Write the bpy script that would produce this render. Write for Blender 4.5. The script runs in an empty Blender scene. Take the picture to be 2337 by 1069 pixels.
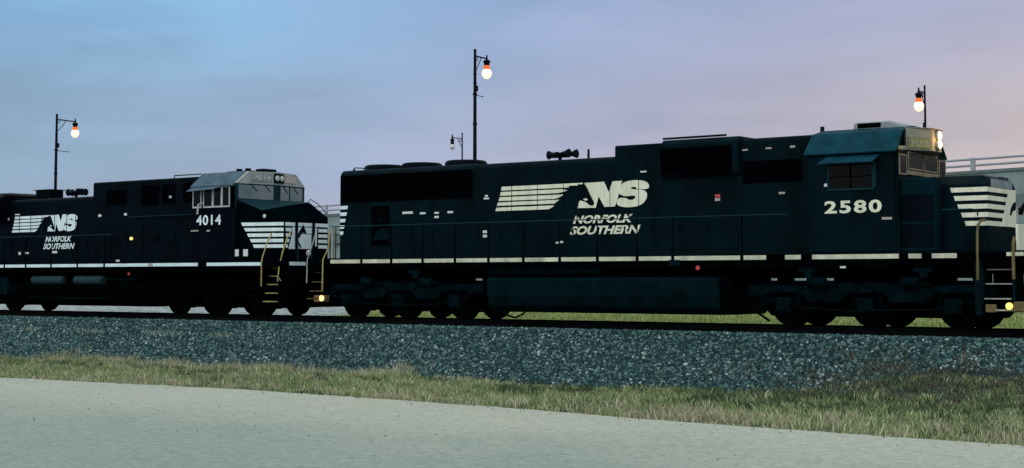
import bpy, bmesh, math, random
import numpy as np
from mathutils import Vector, Matrix, Euler
R = math.radians
random.seed(7)
scene = bpy.context.scene
COL = scene.collection

# ------------------------------------------------------------------ camera
cd = bpy.data.cameras.new("camera"); cam = bpy.data.objects.new("camera", cd); COL.objects.link(cam)
cd.sensor_fit = 'HORIZONTAL'; cd.sensor_width = 36.0; cd.lens = 3516 / 2337 * 36
cd.shift_y = -140.5 / 2337
cd.clip_start = 0.5; cd.clip_end = 6000
cam.location = (0, -34.45, 1.10)
cam.rotation_euler = (R(94.0), 0, R(36.5))
scene.camera = cam

# ------------------------------------------------------------------ world: dusk overcast
def s2l(r, g, b, a=1.0):
    f = lambda c: (c / 255 / 12.92) if c <= 10 else ((c / 255 + .055) / 1.055) ** 2.4
    return (f(r), f(g), f(b), a)
SUN_EL, SUN_AZ = 38, 200          # soft fill added from behind the photographer
w = bpy.data.worlds.new("World"); scene.world = w; w.use_nodes = True
nt = w.node_tree; N = nt.nodes; L = nt.links; N.clear()
def nd(t, **k):
    n = N.new(t)
    for a, v in k.items(): setattr(n, a, v)
    return n
def math_(op, a, b=None, c=None, clamp=False):
    n = nd('ShaderNodeMath', operation=op); n.use_clamp = clamp
    for i, v in enumerate((a, b, c)):
        if v is None: continue
        if isinstance(v, (int, float)): n.inputs[i].default_value = v
        else: L.new(v, n.inputs[i])
    return n.outputs[0]
def smooth(v, a, b, lo=0., hi=1.):
    n = nd('ShaderNodeMapRange', interpolation_type='SMOOTHSTEP')
    L.new(v, n.inputs[0]); n.inputs[1].default_value = a; n.inputs[2].default_value = b
    n.inputs[3].default_value = lo; n.inputs[4].default_value = hi
    return n.outputs[0]
def lin(v, a, b, lo=0., hi=1.):
    n = nd('ShaderNodeMapRange'); L.new(v, n.inputs[0]); n.inputs[1].default_value = a; n.inputs[2].default_value = b
    n.inputs[3].default_value = lo; n.inputs[4].default_value = hi
    return n.outputs[0]
def mixc(f, a, b, bt='MIX'):
    n = nd('ShaderNodeMix', data_type='RGBA', blend_type=bt)
    if isinstance(f, (int, float)): n.inputs[0].default_value = f
    else: L.new(f, n.inputs[0])
    for i, v in ((6, a), (7, b)):
        if isinstance(v, tuple): n.inputs[i].default_value = v
        else: L.new(v, n.inputs[i])
    return n.outputs[2]
tc = nd('ShaderNodeTexCoord')
def dotv(v):
    n = nd('ShaderNodeVectorMath', operation='DOT_PRODUCT'); L.new(tc.outputs['Generated'], n.inputs[0]); n.inputs[1].default_value = v
    return n.outputs['Value']
th = R(-36.5)
az = dotv((math.cos(th), -math.sin(th), 0))
fwd = dotv((math.sin(th), math.cos(th), 0))
el = dotv((0, 0, 1))
mp = nd('ShaderNodeMapping'); L.new(tc.outputs['Generated'], mp.inputs[0]); mp.inputs['Scale'].default_value = (1, 1, 4.5)
cn = nd('ShaderNodeTexNoise'); L.new(mp.outputs[0], cn.inputs[0]); cn.inputs['Scale'].default_value = 3.2; cn.inputs['Detail'].default_value = 6; cn.inputs['Roughness'].default_value = .5
cn2 = nd('ShaderNodeTexNoise'); L.new(mp.outputs[0], cn2.inputs[0]); cn2.inputs['Scale'].default_value = 9; cn2.inputs['Detail'].default_value = 5
cloud = math_('ADD', math_('MULTIPLY', cn.outputs[0], .65), math_('MULTIPLY', cn2.outputs[0], .35))
azn = math_('ADD', az, math_('MULTIPLY', math_('SUBTRACT', cloud, .5), .45))
eln = math_('ADD', el, math_('MULTIPLY', math_('SUBTRACT', cloud, .5), .16))
def grad(stops):
    n = nd('ShaderNodeValToRGB'); L.new(lin(azn, -.33, .33), n.inputs[0])
    e = n.color_ramp.elements
    while len(e) < len(stops): e.new(.5)
    for el_, (p, c) in zip(e, stops): el_.position = p; el_.color = s2l(*c)
    return n.outputs[0]
top = grad([(0, (133, 176, 216)), (.25, (141, 186, 223)), (.5, (145, 170, 206)), (.78, (164, 172, 204)), (1, (172, 173, 200))])
mid = grad([(0, (142, 172, 198)), (.4, (160, 175, 204)), (.65, (177, 176, 197)), (1, (200, 188, 189))])
low = grad([(0, (158, 175, 194)), (.4, (180, 179, 202)), (.7, (200, 186, 192)), (1, (226, 204, 190))])
c1 = mixc(smooth(eln, .02, .085), low, mid)
c2 = mixc(smooth(eln, .08, .185), c1, top)
c2 = mixc(1.0, c2, mixc(smooth(cloud, .3, .7), (.88, .89, .91, 1), (1.10, 1.10, 1.09, 1)), 'MULTIPLY')
c2n = nd('ShaderNodeMix', data_type='RGBA', blend_type='MULTIPLY'); c2n.inputs[0].default_value = .45
hi_c = mixc(smooth(el, .2, .8), c2, (.93, 1.05, 1.1, 1))            # the overcast is brightest overhead
bk = mixc(smooth(fwd, .15, -.7), hi_c, mixc(smooth(el, .0, .35), (.42, .46, .47, 1), (1.15, 1.26, 1.27, 1)))   # and behind the photographer
sky = nd('ShaderNodeTexSky', sky_type='NISHITA', sun_disc=False)
sky.sun_elevation = R(SUN_EL); sky.sun_rotation = R(SUN_AZ); sky.air_density = 1.5; sky.dust_density = 3
bg1 = nd('ShaderNodeBackground'); L.new(sky.outputs[0], bg1.inputs[0]); bg1.inputs[1].default_value = .004
bg2 = nd('ShaderNodeBackground'); L.new(bk, bg2.inputs[0]); bg2.inputs[1].default_value = 1.0
ad = nd('ShaderNodeAddShader'); L.new(bg1.outputs[0], ad.inputs[0]); L.new(bg2.outputs[0], ad.inputs[1])
wo = nd('ShaderNodeOutputWorld'); L.new(ad.outputs[0], wo.inputs[0])

# ------------------------------------------------------------------ sun lamp added on the camera side to lift the lettering
sl = bpy.data.lights.new("fill_sun", 'SUN'); sl.energy = .55; sl.angle = R(40); sl.color = (1, .97, .9)
so = bpy.data.objects.new("fill_sun", sl); COL.objects.link(so)
a = R(SUN_AZ); e_ = R(SUN_EL)
sd = Vector((math.sin(a) * math.cos(e_), math.cos(a) * math.cos(e_), math.sin(e_)))
so.rotation_euler = sd.to_track_quat('Z', 'Y').to_euler(); so.location = sd * 60
scene.view_settings.view_transform = 'Standard'; scene.view_settings.look = 'None'
scene.view_settings.exposure = 0; scene.view_settings.gamma = 1
scene.cycles.max_bounces = 5

# ------------------------------------------------------------------ materials
M = {}
def mat(name, col, rough=.6, spec=.3, var=.25, scale=3., bump=0., bscale=40., metal=0., emit=None, estr=0., ior=None, streak=None):
    m = bpy.data.materials.new(name); m.use_nodes = True
    t = m.node_tree; n = t.nodes; l = t.links; b = n['Principled BSDF']
    b.inputs['Roughness'].default_value = rough; b.inputs['Specular IOR Level'].default_value = spec; b.inputs['Metallic'].default_value = metal
    if ior: b.inputs['IOR'].default_value = ior
    tcn = n.new('ShaderNodeTexCoord'); nz = n.new('ShaderNodeTexNoise'); l.new(tcn.outputs['Object'], nz.inputs[0])
    if streak:
        mpn = n.new('ShaderNodeMapping'); mpn.inputs['Scale'].default_value = streak; l.new(tcn.outputs['Object'], mpn.inputs[0]); l.new(mpn.outputs[0], nz.inputs[0])
    nz.inputs['Scale'].default_value = scale; nz.inputs['Detail'].default_value = 7; nz.inputs['Roughness'].default_value = .65
    mx = n.new('ShaderNodeMix'); mx.data_type = 'RGBA'
    mr = n.new('ShaderNodeMapRange'); mr.inputs[1].default_value = .3; mr.inputs[2].default_value = .7; l.new(nz.outputs[0], mr.inputs[0])
    l.new(mr.outputs[0], mx.inputs[0])
    c = col[:3]
    mx.inputs[6].default_value = tuple(x * (1 - var) for x in c) + (1,); mx.inputs[7].default_value = tuple(min(1, x * (1 + var)) for x in c) + (1,)
    l.new(mx.outputs[2], b.inputs['Base Color'])
    if bump:
        n2 = n.new('ShaderNodeTexNoise'); n2.inputs['Scale'].default_value = bscale; n2.inputs['Detail'].default_value = 4; l.new(tcn.outputs['Object'], n2.inputs[0])
        bp = n.new('ShaderNodeBump'); bp.inputs['Strength'].default_value = bump; bp.inputs['Distance'].default_value = .02; l.new(n2.outputs[0], bp.inputs['Height']); l.new(bp.outputs[0], b.inputs['Normal'])
    if emit:
        b.inputs['Emission Color'].default_value = tuple(emit) + (1,); b.inputs['Emission Strength'].default_value = estr
    M[name] = m
    return m
mat('black_paint', (.0004, .0066, .0100), .6, .03, .6, 1.1, .2, 5, streak=(1, 1, .35))
mat('black_paint_clean', (.0003, .0014, .0048), .5, .03, .5, 1.3, .1, 6)
mat('roof_sky_tint', (.0030, .036, .054), .65, .04, .4, 2.5)  # black roof; the sky light on it is put into the base colour
mat('roof_sky_tint_grey', (.062, .102, .135), .6, .06, .3, 2.5)  # second cab's roof, its sky light likewise put into the base colour
mat('grille_black', (.0003, .0004, .0012), .9, .02, .3, 4)
mat('underframe', (.0003, .0007, .0014), .9, .015, .5, 3)
mat('truck_grime', (.0006, .0058, .0082), .9, .02, .8, 3.5, .3, 12)
mat('tank_paint', (.0006, .0080, .0112), .85, .03, .5, 2, .2, 8)
mat('reservoir', (.016, .042, .050), .7, .1, .45, 6)
mat('wheel_steel', (.0006, .0010, .0016), .8, .03, .4, 8)
mat('cream_paint', (.72, .715, .575), .65, .2, .17, 3.5, streak=(1.6, 1, .35))
mat('white_paint', (.70, .82, .86), .6, .2, .14, 3.5, streak=(1.6, 1, .35))
mat('stripe_cream', (.54, .54, .42), .65, .15, .38, 2.2)
mat('stripe_white', (.66, .80, .86), .55, .2, .12, 2)
mat('cab_grey', (.42, .45, .44), .6, .25, .2, 4)
mat('cab_grey_pale', (.22, .255, .27), .6, .15, .25, 4)
mat('dirty_cream', (.20, .185, .135), .7, .1, .4, 7)
mat('cabinet_paint', (.0006, .0125, .0185), .7, .03, .5, 2)
mat('housing_grey', (.25, .255, .215), .65, .12, .25, 5)
mat('brow_paint', (.29, .325, .33), .65, .12, .25, 3.5)
mat('nose_black', (.0004, .0024, .0036), 1.0, .0, .5, 2)
mat('apron_paint', (.0025, .024, .033), .6, .08, .3, 3)
mat('black_hood', (.0003, .0030, .0064), .55, .03, .6, 1.1, .15, 6)
mat('placard', (.62, .65, .66), .6, .2, .2, 20)
mat('placard_dim', (.40, .36, .34), .6, .2, .25, 20)
mat('board_glass', (.20, .20, .10), .5, .3, .25, 8)
mat('board_digit', (.34, .34, .22), .5, .3, .1, 8)
mat('window_glass', (.0006, .0012, .0025), .2, .12, .3, 3)
mat('windshield_glass', (.13, .175, .20), .15, .8, .15, 2)  # base colour lifted to stand for the sky reflected in the windscreens
mat('yellow_paint', (.37, .30, .115), .65, .15, .4, 9)
mat('dirty_yellow', (.125, .098, .045), .7, .1, .5, 7)
mat('rail_dark', (.004, .026, .040), .6, .06, .3, 9)
mat('stanchion_black', (.0004, .0015, .003), .8, .02, .3, 9)
mat('rail_pale', (.28, .30, .29), .6, .2, .3, 9)
mat('red_paint', (.55, .06, .06), .5, .3, .1, 9)
mat('hose_rubber', (.002, .003, .004), .8, .05, .3, 9)
mat('steel_dark', (.003, .004, .005), .7, .08, .4, 9)
mat('rail_steel', (.0022, .0028, .0034), .7, .04, .4, 7)
mat('lamp_black', (.0015, .003, .006), .6, .08, .3, 9)
mat('lamp_glass', (.62, .62, .64), .3, .4, .1, 9)
mat('lamp_lit', (.9, .8, .6), .3, .4, .02, 9, emit=(1, .60, .38), estr=1.55)
mat('lamp_neck_lit', (.5, .12, .02), .5, .3, .2, 9, emit=(1, .16, .015), estr=.6)
mat('headlight_lit', (.9, .8, .5), .3, .4, .02, 9, emit=(1, .80, .42), estr=3.0)
mat('headlight_off', (.45, .50, .46), .15, .8, .1, 9)
mat('ditch_lit', (.9, .7, .2), .3, .4, .02, 9, emit=(1, .64, .14), estr=.85)
mat('ditch_lit_orange', (.9, .6, .3), .3, .4, .02, 9, emit=(1, .55, .20), estr=1.3)
mat('amber_lit', (.9, .7, .2), .3, .4, .02, 9, emit=(1, .72, .22), estr=1.1)
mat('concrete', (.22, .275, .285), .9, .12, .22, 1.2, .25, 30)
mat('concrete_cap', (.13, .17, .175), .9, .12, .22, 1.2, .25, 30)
mat('galvanised', (.30, .31, .36), .6, .3, .15, 3)

# ------------------------------------------------------------------ builder
ORG = {}
def tag(o, label=None, cat=None, group=None, kind=None):
    if label: o['label'] = label
    if cat: o['category'] = cat
    if group: o['group'] = group
    if kind: o['kind'] = kind
    return o
def empty(name, loc, label, cat, group=None):
    o = bpy.data.objects.new(name, None); COL.objects.link(o); o.location = loc; o.empty_display_size = .3
    ORG[o.name] = Vector(loc)
    return tag(o, label, cat, group)
class MB:
    def __init__(s): s.v = []; s.f = []
    def add(s, vs, fs):
        o = len(s.v); s.v += [tuple(x) for x in vs]; s.f += [[i + o for i in f] for f in fs]; return s
    def box(s, x0, x1, y0, y1, z0, z1):
        vs = [(x0, y0, z0), (x1, y0, z0), (x1, y1, z0), (x0, y1, z0), (x0, y0, z1), (x1, y0, z1), (x1, y1, z1), (x0, y1, z1)]
        return s.add(vs, [(0, 3, 2, 1), (4, 5, 6, 7), (0, 1, 5, 4), (1, 2, 6, 5), (2, 3, 7, 6), (3, 0, 4, 7)])
    def hexa(s, b, t):            # bottom quad, top quad (both counter-clockwise from above)
        return s.add(list(b) + list(t), [(0, 3, 2, 1), (4, 5, 6, 7), (0, 1, 5, 4), (1, 2, 6, 5), (2, 3, 7, 6), (3, 0, 4, 7)])
    def loft(s, rings, caps=True):
        n = len(rings[0]); vs = [p for r in rings for p in r]; fs = []
        for k in range(len(rings) - 1):
            for i in range(n):
                j = (i + 1) % n; fs.append((k * n + i, k * n + j, (k + 1) * n + j, (k + 1) * n + i))
        if caps: fs.append(tuple(range(n))[::-1]); fs.append(tuple((len(rings) - 1) * n + i for i in range(n)))
        return s.add(vs, fs)
    def px(s, prof, x0, x1):      # profile in (y, z), extruded along x
        return s.loft([[(x0, y, z) for y, z in prof], [(x1, y, z) for y, z in prof]])
    def py(s, prof, y0, y1):      # profile in (x, z), extruded along y
        return s.loft([[(x, y0, z) for x, z in prof], [(x, y1, z) for x, z in prof]])
    def cyl(s, p0, p1, r0, r1=None, n=12):
        return s.tube([p0, p1], [r0, r1 if r1 is not None else r0], n)
    def tube(s, path, r, n=8):
        path = [Vector(p) for p in path]
        rs = r if isinstance(r, (list, tuple)) else [r] * len(path)
        rings = []; ref = None
        for i, p in enumerate(path):
            d = (path[min(i + 1, len(path) - 1)] - path[max(i - 1, 0)]).normalized()
            if ref is None: ref = Vector((0, 0, 1)) if abs(d.z) < .9 else Vector((1, 0, 0))
            u = d.cross(ref).normalized(); v = u.cross(d).normalized(); ref = v
            rings.append([tuple(p + u * math.cos(2 * math.pi * k / n) * rs[i] + v * math.sin(2 * math.pi * k / n) * rs[i]) for k in range(n)])
        return s.loft(rings)
    def lathe(s, prof, c, ax='z', n=16):     # prof (r, h)
        rings = []
        for r, h in prof:
            ring = []
            for k in range(n):
                a = 2 * math.pi * k / n; x, y = r * math.cos(a), r * math.sin(a)
                q = (x, y, h) if ax == 'z' else ((x, h, y) if ax == 'y' else (h, x, y))
                ring.append((c[0] + q[0], c[1] + q[1], c[2] + q[2]))
            rings.append(ring)
        return s.loft(rings)
    def poly(s, pts): return s.add(pts, [tuple(range(len(pts)))])
    def build(s, name, m, parent=None, bevel=0, smooth_=False, seg=1):
        o0 = ORG.get(parent.name, Vector()) if parent else Vector()
        me = bpy.data.meshes.new(name); me.from_pydata([(x - o0.x, y - o0.y, z - o0.z) for x, y, z in s.v], [], s.f)
        bm = bmesh.new(); bm.from_mesh(me); bmesh.ops.recalc_face_normals(bm, faces=bm.faces); bm.to_mesh(me); bm.free()
        me.materials.append(M[m] if isinstance(m, str) else m)
        o = bpy.data.objects.new(name, me); COL.objects.link(o)
        if parent: o.parent = parent; ORG[o.name] = o0
        if smooth_:
            me.polygons.foreach_set('use_smooth', [True] * len(me.polygons)); me.set_sharp_from_angle(angle=R(38))
        if bevel:
            b = o.modifiers.new('bevel', 'BEVEL'); b.width = bevel; b.segments = seg; b.limit_method = 'ANGLE'; b.angle_limit = R(30)
        return o
def B(*a): return MB().box(*a)
def arc(cx, cz, r, a0, a1, n=5):
    return [(cx + r * math.cos(R(a0 + (a1 - a0) * i / n)), cz + r * math.sin(R(a0 + (a1 - a0) * i / n))) for i in range(n + 1)]
def text(name, body, parent, m, x, z, y, h, width=None, shear=0., bold=.0, axis='-y', space=1.0):
    cu = bpy.data.curves.new(name, 'FONT'); cu.body = body; cu.size = 1; cu.shear = shear; cu.offset = bold; cu.space_character = space; cu.resolution_u = 3
    tmp = bpy.data.objects.new('tmp', cu); COL.objects.link(tmp)
    dg = bpy.context.evaluated_depsgraph_get(); me = bpy.data.meshes.new_from_object(tmp.evaluated_get(dg)); bpy.data.objects.remove(tmp)
    co = np.empty(len(me.vertices) * 3); me.vertices.foreach_get('co', co); co = co.reshape(-1, 3)
    lo, hi = co.min(0), co.max(0); sx = (width / (hi[0] - lo[0])) if width else None; sz = h / (hi[1] - lo[1])
    if sx is None: sx = sz
    o0 = ORG.get(parent.name, Vector())
    u = (co[:, 0] - lo[0]) * sx; v = (co[:, 1] - lo[1]) * sz
    if axis == '-y': out = np.stack([x + u - o0.x, np.full_like(u, y) - o0.y, z + v - o0.z], 1)
    else:            # on a plane whose horizontal run is the vector axis, starting at (x, y)
        out = np.stack([x + u * axis[0] - o0.x, y + u * axis[1] - o0.y, z + v - o0.z], 1)
    me.vertices.foreach_set('co', out.ravel()); me.update(); me.name = name
    me.materials.clear(); me.materials.append(M[m])
    o = bpy.data.objects.new(name, me); COL.objects.link(o); o.parent = parent; ORG[o.name] = o0
    return o

# ------------------------------------------------------------------ ground
def sstep(x, a, b):
    t = np.clip((x - a) / (b - a), 0, 1); return t * t * (3 - 2 * t)
RE_X = np.array([-400, -60, -45, -33, -25, -17.4, -13.5, -7, 20, 400.]); RE_Y = np.array([-12.3, -12.3, -11.8, -11.16, -10.4, -10.95, -11.45, -11.85, -12.1, -12.1])
def road_edge(X): return np.interp(X, RE_X, RE_Y)
def vnoise(X, Y, s, seed=0):
    X = np.asarray(X) / s + seed * 17.3; Y = np.asarray(Y) / s - seed * 9.1
    xi = np.floor(X).astype(int); yi = np.floor(Y).astype(int); fx = X - xi; fy = Y - yi
    h = lambda a, b: (np.sin(a * 127.1 + b * 311.7 + seed * 74.7) * 43758.5453) % 1.0
    fx = fx * fx * (3 - 2 * fx); fy = fy * fy * (3 - 2 * fy)
    return (h(xi, yi) * (1 - fx) + h(xi + 1, yi) * fx) * (1 - fy) + (h(xi, yi + 1) * (1 - fx) + h(xi + 1, yi + 1) * fx) * fy
def ground_z(X, Y):
    X = np.asarray(X, float); Y = np.asarray(Y, float)
    nz = (vnoise(X, Y, 1.7, 1) - .5) * .10 + (vnoise(X, Y, .6, 2) - .5) * .05
    g = np.interp(Y, [-4.4, -9.8, -12.5, -2000], [-1.42, -1.34, -1.33, -1.33][::1]) if False else np.where(Y > -9.5, -1.42 + (np.clip(-4.4 - Y, 0, 5.1) / 5.1) * .08, -1.34)
    g = g + .52 * sstep(X, -16.5, -11.5) * np.exp(-((Y + 3.2) / 1.9) ** 2)
    g = g + nz * sstep(Y, road_edge(X) + .05, road_edge(X) + .8)
    slope = -.20 - .46 * (np.abs(Y) - 1.65)
    front = np.maximum(g, np.where(Y < 0, slope, -9)); front = np.where(Y > -1.65, -.20, front)
    bank = np.clip(-.45 + .061 * (Y - 3.0), -.45, .9) + (nz * .8)
    back = np.maximum(np.where(Y < 1.65, -.20, slope), np.where(Y > 2.0, bank, -9))
    z = np.where(Y < 0, front, back)
    und = np.where(Y < road_edge(X) - .02, -1.36, z)     # below the road sheet
    return und
xs = np.unique(np.concatenate([np.linspace(-2500, -150, 14), np.linspace(-150, -62, 30), np.arange(-62, 2, .3), np.linspace(2, 60, 30), np.linspace(60, 2500, 14)]))
ys = np.unique(np.concatenate([np.linspace(-2500, -60, 12), np.linspace(-60, -13, 12), np.arange(-13, -1.6, .22), [-1.65, 1.65], np.arange(1.9, 12, .35), np.arange(12, 30, 1.5), np.linspace(30, 80, 10), np.linspace(100, 2500, 12)]))
def grid_obj(name, xs, ys, zf, m, kind, parent=None):
    X, Y = np.meshgrid(xs, ys); Z = zf(X, Y); nx, ny = len(xs), len(ys)
    me = bpy.data.meshes.new(name)
    i = np.arange(nx * ny).reshape(ny, nx)
    F = np.stack([i[:-1, :-1], i[:-1, 1:], i[1:, 1:], i[1:, :-1]], -1).reshape(-1, 4)
    me.from_pydata(np.stack([X, Y, Z], -1).reshape(-1, 3).tolist(), [], F.tolist()); me.materials.append(m)
    me.polygons.foreach_set('use_smooth', [True] * len(me.polygons))
    o = bpy.data.objects.new(name, me); COL.objects.link(o); tag(o, kind=kind); return o

def ramp_mat(name, scale, stops, detail=8, rough=.95, bump=.4, bscale=60, vor=None, second=None):
    m = bpy.data.materials.new(name); m.use_nodes = True; t = m.node_tree; n = t.nodes; l = t.links; b = n['Principled BSDF']
    b.inputs['Roughness'].default_value = rough; b.inputs['Specular IOR Level'].default_value = .1
    g = n.new('ShaderNodeNewGeometry')
    nz = n.new('ShaderNodeTexNoise'); nz.inputs['Scale'].default_value = scale; nz.inputs['Detail'].default_value = detail; nz.inputs['Roughness'].default_value = .7
    l.new(g.outputs['Position'], nz.inputs[0])
    cr = n.new('ShaderNodeValToRGB'); l.new(nz.outputs[0], cr.inputs[0]); e = cr.color_ramp.elements
    while len(e) < len(stops): e.new(.5)
    for q, (p, c) in zip(e, stops): q.position = p; q.color = tuple(c) + (1,)
    out = cr.outputs[0]
    if second:
        n3 = n.new('ShaderNodeTexNoise'); n3.inputs['Scale'].default_value = second[0]; n3.inputs['Detail'].default_value = 4; l.new(g.outputs['Position'], n3.inputs[0])
        mr = n.new('ShaderNodeMapRange'); mr.inputs[1].default_value = second[1]; mr.inputs[2].default_value = second[2]; l.new(n3.outputs[0], mr.inputs[0])
        mx = n.new('ShaderNodeMix'); mx.data_type = 'RGBA'; l.new(mr.outputs[0], mx.inputs[0]); l.new(out, mx.inputs[6]); mx.inputs[7].default_value = tuple(second[3]) + (1,)
        out = mx.outputs[2]
    l.new(out, b.inputs['Base Color'])
    if bump:
        n2 = n.new('ShaderNodeTexNoise'); n2.inputs['Scale'].default_value = bscale; n2.inputs['Detail'].default_value = 5; l.new(g.outputs['Position'], n2.inputs[0])
        bp = n.new('ShaderNodeBump'); bp.inputs['Strength'].default_value = bump; bp.inputs['Distance'].default_value = .03; l.new(n2.outputs[0], bp.inputs['Height']); l.new(bp.outputs[0], b.inputs['Normal'])
    M[name] = m; return m
ramp_mat('turf', 3.5, [(.3, (.030, .036, .020)), (.45, (.065, .074, .040)), (.6, (.120, .122, .068)), (.75, (.20, .18, .115))], second=(.8, .45, .65, (.085, .125, .055)))
grid_obj('ground', xs, ys, ground_z, M['turf'], 'structure')

# road: one wide sheet with a fine grain, stains and thin cracks
def road_mat():
    m = bpy.data.materials.new('road_concrete'); m.use_nodes = True; t = m.node_tree; n = t.nodes; l = t.links; b = n['Principled BSDF']
    b.inputs['Roughness'].default_value = .9; b.inputs['Specular IOR Level'].default_value = .15
    g = n.new('ShaderNodeNewGeometry')
    def noise(s, d=6, r=.6):
        q = n.new('ShaderNodeTexNoise'); q.inputs['Scale'].default_value = s; q.inputs['Detail'].default_value = d; q.inputs['Roughness'].default_value = r; l.new(g.outputs['Position'], q.inputs[0]); return q.outputs[0]
    def ramp(v, stops):
        c = n.new('ShaderNodeValToRGB'); l.new(v, c.inputs[0]); e = c.color_ramp.elements
        while len(e) < len(stops): e.new(.5)
        for q, (p, cc) in zip(e, stops): q.position = p; q.color = tuple(cc) + (1,)
        return c.outputs[0]
    def mul(a, c, f=1.0):
        x = n.new('ShaderNodeMix'); x.data_type = 'RGBA'; x.blend_type = 'MULTIPLY'; x.inputs[0].default_value = f; l.new(a, x.inputs[6]); l.new(c, x.inputs[7]); return x.outputs[2]
    base = ramp(noise(.35, 5), [(.3, (.348, .360, .302)), (.5, (.378, .384, .318)), (.7, (.405, .394, .326))])
    grain = mul(ramp(noise(21, 4, .85), [(.28, (.55, .58, .58)), (.44, (.94, .95, .95)), (.58, (1.03, 1.03, 1.03)), (.75, (1.30, 1.29, 1.27))]), ramp(noise(70, 2, .8), [(.3, (.72, .74, .74)), (.5, (1, 1, 1)), (.7, (1.2, 1.2, 1.2))]))
    mot = ramp(noise(6, 5, .75), [(.30, (.74, .77, .77)), (.5, (1, 1, 1)), (.70, (1.16, 1.14, 1.12))])
    c = mul(mul(base, grain), mot)
    c = mul(c, ramp(noise(11, 6, .9), [(.32, (.78, .81, .82)), (.5, (1, 1, 1)), (.68, (1.18, 1.17, 1.15))]))
    # colour darkens towards the viewer, standing in for grazing sheen on the far part
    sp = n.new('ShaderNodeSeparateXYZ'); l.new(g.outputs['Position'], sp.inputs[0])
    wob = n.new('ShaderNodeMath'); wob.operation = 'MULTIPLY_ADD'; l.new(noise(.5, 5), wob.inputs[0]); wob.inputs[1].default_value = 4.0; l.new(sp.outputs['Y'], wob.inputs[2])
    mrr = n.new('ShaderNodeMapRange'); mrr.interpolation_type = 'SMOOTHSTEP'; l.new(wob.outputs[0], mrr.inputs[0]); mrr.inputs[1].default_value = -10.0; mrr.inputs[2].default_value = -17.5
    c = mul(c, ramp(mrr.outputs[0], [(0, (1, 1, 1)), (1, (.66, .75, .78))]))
    dark = ramp(noise(14, 2, .5), [(.0, (1, 1, 1)), (.735, (1, 1, 1)), (.775, (.45, .48, .48))])
    c = mul(c, dark)
    vo = n.new('ShaderNodeTexVoronoi'); vo.feature = 'DISTANCE_TO_EDGE'; vo.inputs['Scale'].default_value = .16
    wv = n.new('ShaderNodeTexNoise'); wv.inputs['Scale'].default_value = 1.3; wv.inputs['Detail'].default_value = 6; l.new(g.outputs['Position'], wv.inputs[0])
    va = n.new('ShaderNodeVectorMath'); va.operation = 'MULTIPLY_ADD'; l.new(wv.outputs['Color'], va.inputs[0]); va.inputs[1].default_value = (1.2, 1.2, 0); l.new(g.outputs['Position'], va.inputs[2]); l.new(va.outputs[0], vo.inputs[0])
    c = mul(c, ramp(vo.outputs['Distance'], [(0, (.70, .72, .72)), (.0015, (.92, .92, .92)), (.004, (1, 1, 1))]), .35)
    l.new(c, b.inputs['Base Color'])
    bp = n.new('ShaderNodeBump'); bp.inputs['Strength'].default_value = .35; bp.inputs['Distance'].default_value = .01; l.new(noise(60, 4, .7), bp.inputs['Height']); l.new(bp.outputs[0], b.inputs['Normal'])
    return m
rx = np.concatenate([np.linspace(-400, -60, 12), np.arange(-60, 6, .25), np.linspace(6, 400, 12)])
bme = bpy.data.meshes.new('road'); rv = []; rf = []
ej = np.random.default_rng(3).normal(0, .035, len(rx))
for i, x in enumerate(rx):
    ye = float(road_edge(x)) + ej[i] + .12 * (vnoise(x, 0, 2.3, 4) - .5)
    rv += [(x, ye, -1.345), (x, ye - .04, -1.30), (x, -60, -1.30)]
for i in range(len(rx) - 1):
    k = 3 * i; rf += [(k, k + 3, k + 4, k + 1), (k + 1, k + 4, k + 5, k + 2)]
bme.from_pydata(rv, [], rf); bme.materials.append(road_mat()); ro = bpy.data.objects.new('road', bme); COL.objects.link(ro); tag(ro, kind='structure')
bm = bmesh.new(); bm.from_mesh(bme); bmesh.ops.recalc_face_normals(bm, faces=bm.faces); bm.to_mesh(bme); bm.free()

# pale gravel yard beyond the track, on the left half
ramp_mat('pale_gravel', 3.5, [(.34, (.10, .13, .13)), (.48, (.27, .31, .305)), (.66, (.44, .47, .45))], bump=.5, bscale=40)
yx = np.arange(-150, -37.5, .5); yy = np.arange(4.2, 24.1, .5)
def yard_z(X, Y): return ground_z(X, Y) + .09 - .6 * sstep(X - 1.2 * vnoise(X * 0, Y, 1.5, 5), -40.5, -37.6) * .25
grid_obj('gravel_yard', yx, yy, yard_z, M['pale_gravel'], 'structure')

# ballast bed sheet under the stones
ramp_mat('ballast_fines', 22, [(.3, (.003, .010, .012)), (.5, (.012, .030, .034)), (.7, (.035, .065, .068))], bump=.8, bscale=30)
bx = np.concatenate([np.linspace(-200, -62, 40), np.arange(-62, 2, .5), np.linspace(2, 120, 40)])
by = np.concatenate([np.linspace(-4.5, -1.65, 12), np.linspace(-1.4, 1.4, 6), np.linspace(1.65, 2.15, 5)])
def bed_z(X, Y):
    s = -.20 - .46 * np.maximum(np.abs(Y) - 1.65, 0)
    return s + .012 - .10 * ((Y < -4.3) | (Y > 2.1))
grid_obj('ballast_bed', bx, by, bed_z, M['ballast_fines'], 'structure')

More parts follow.
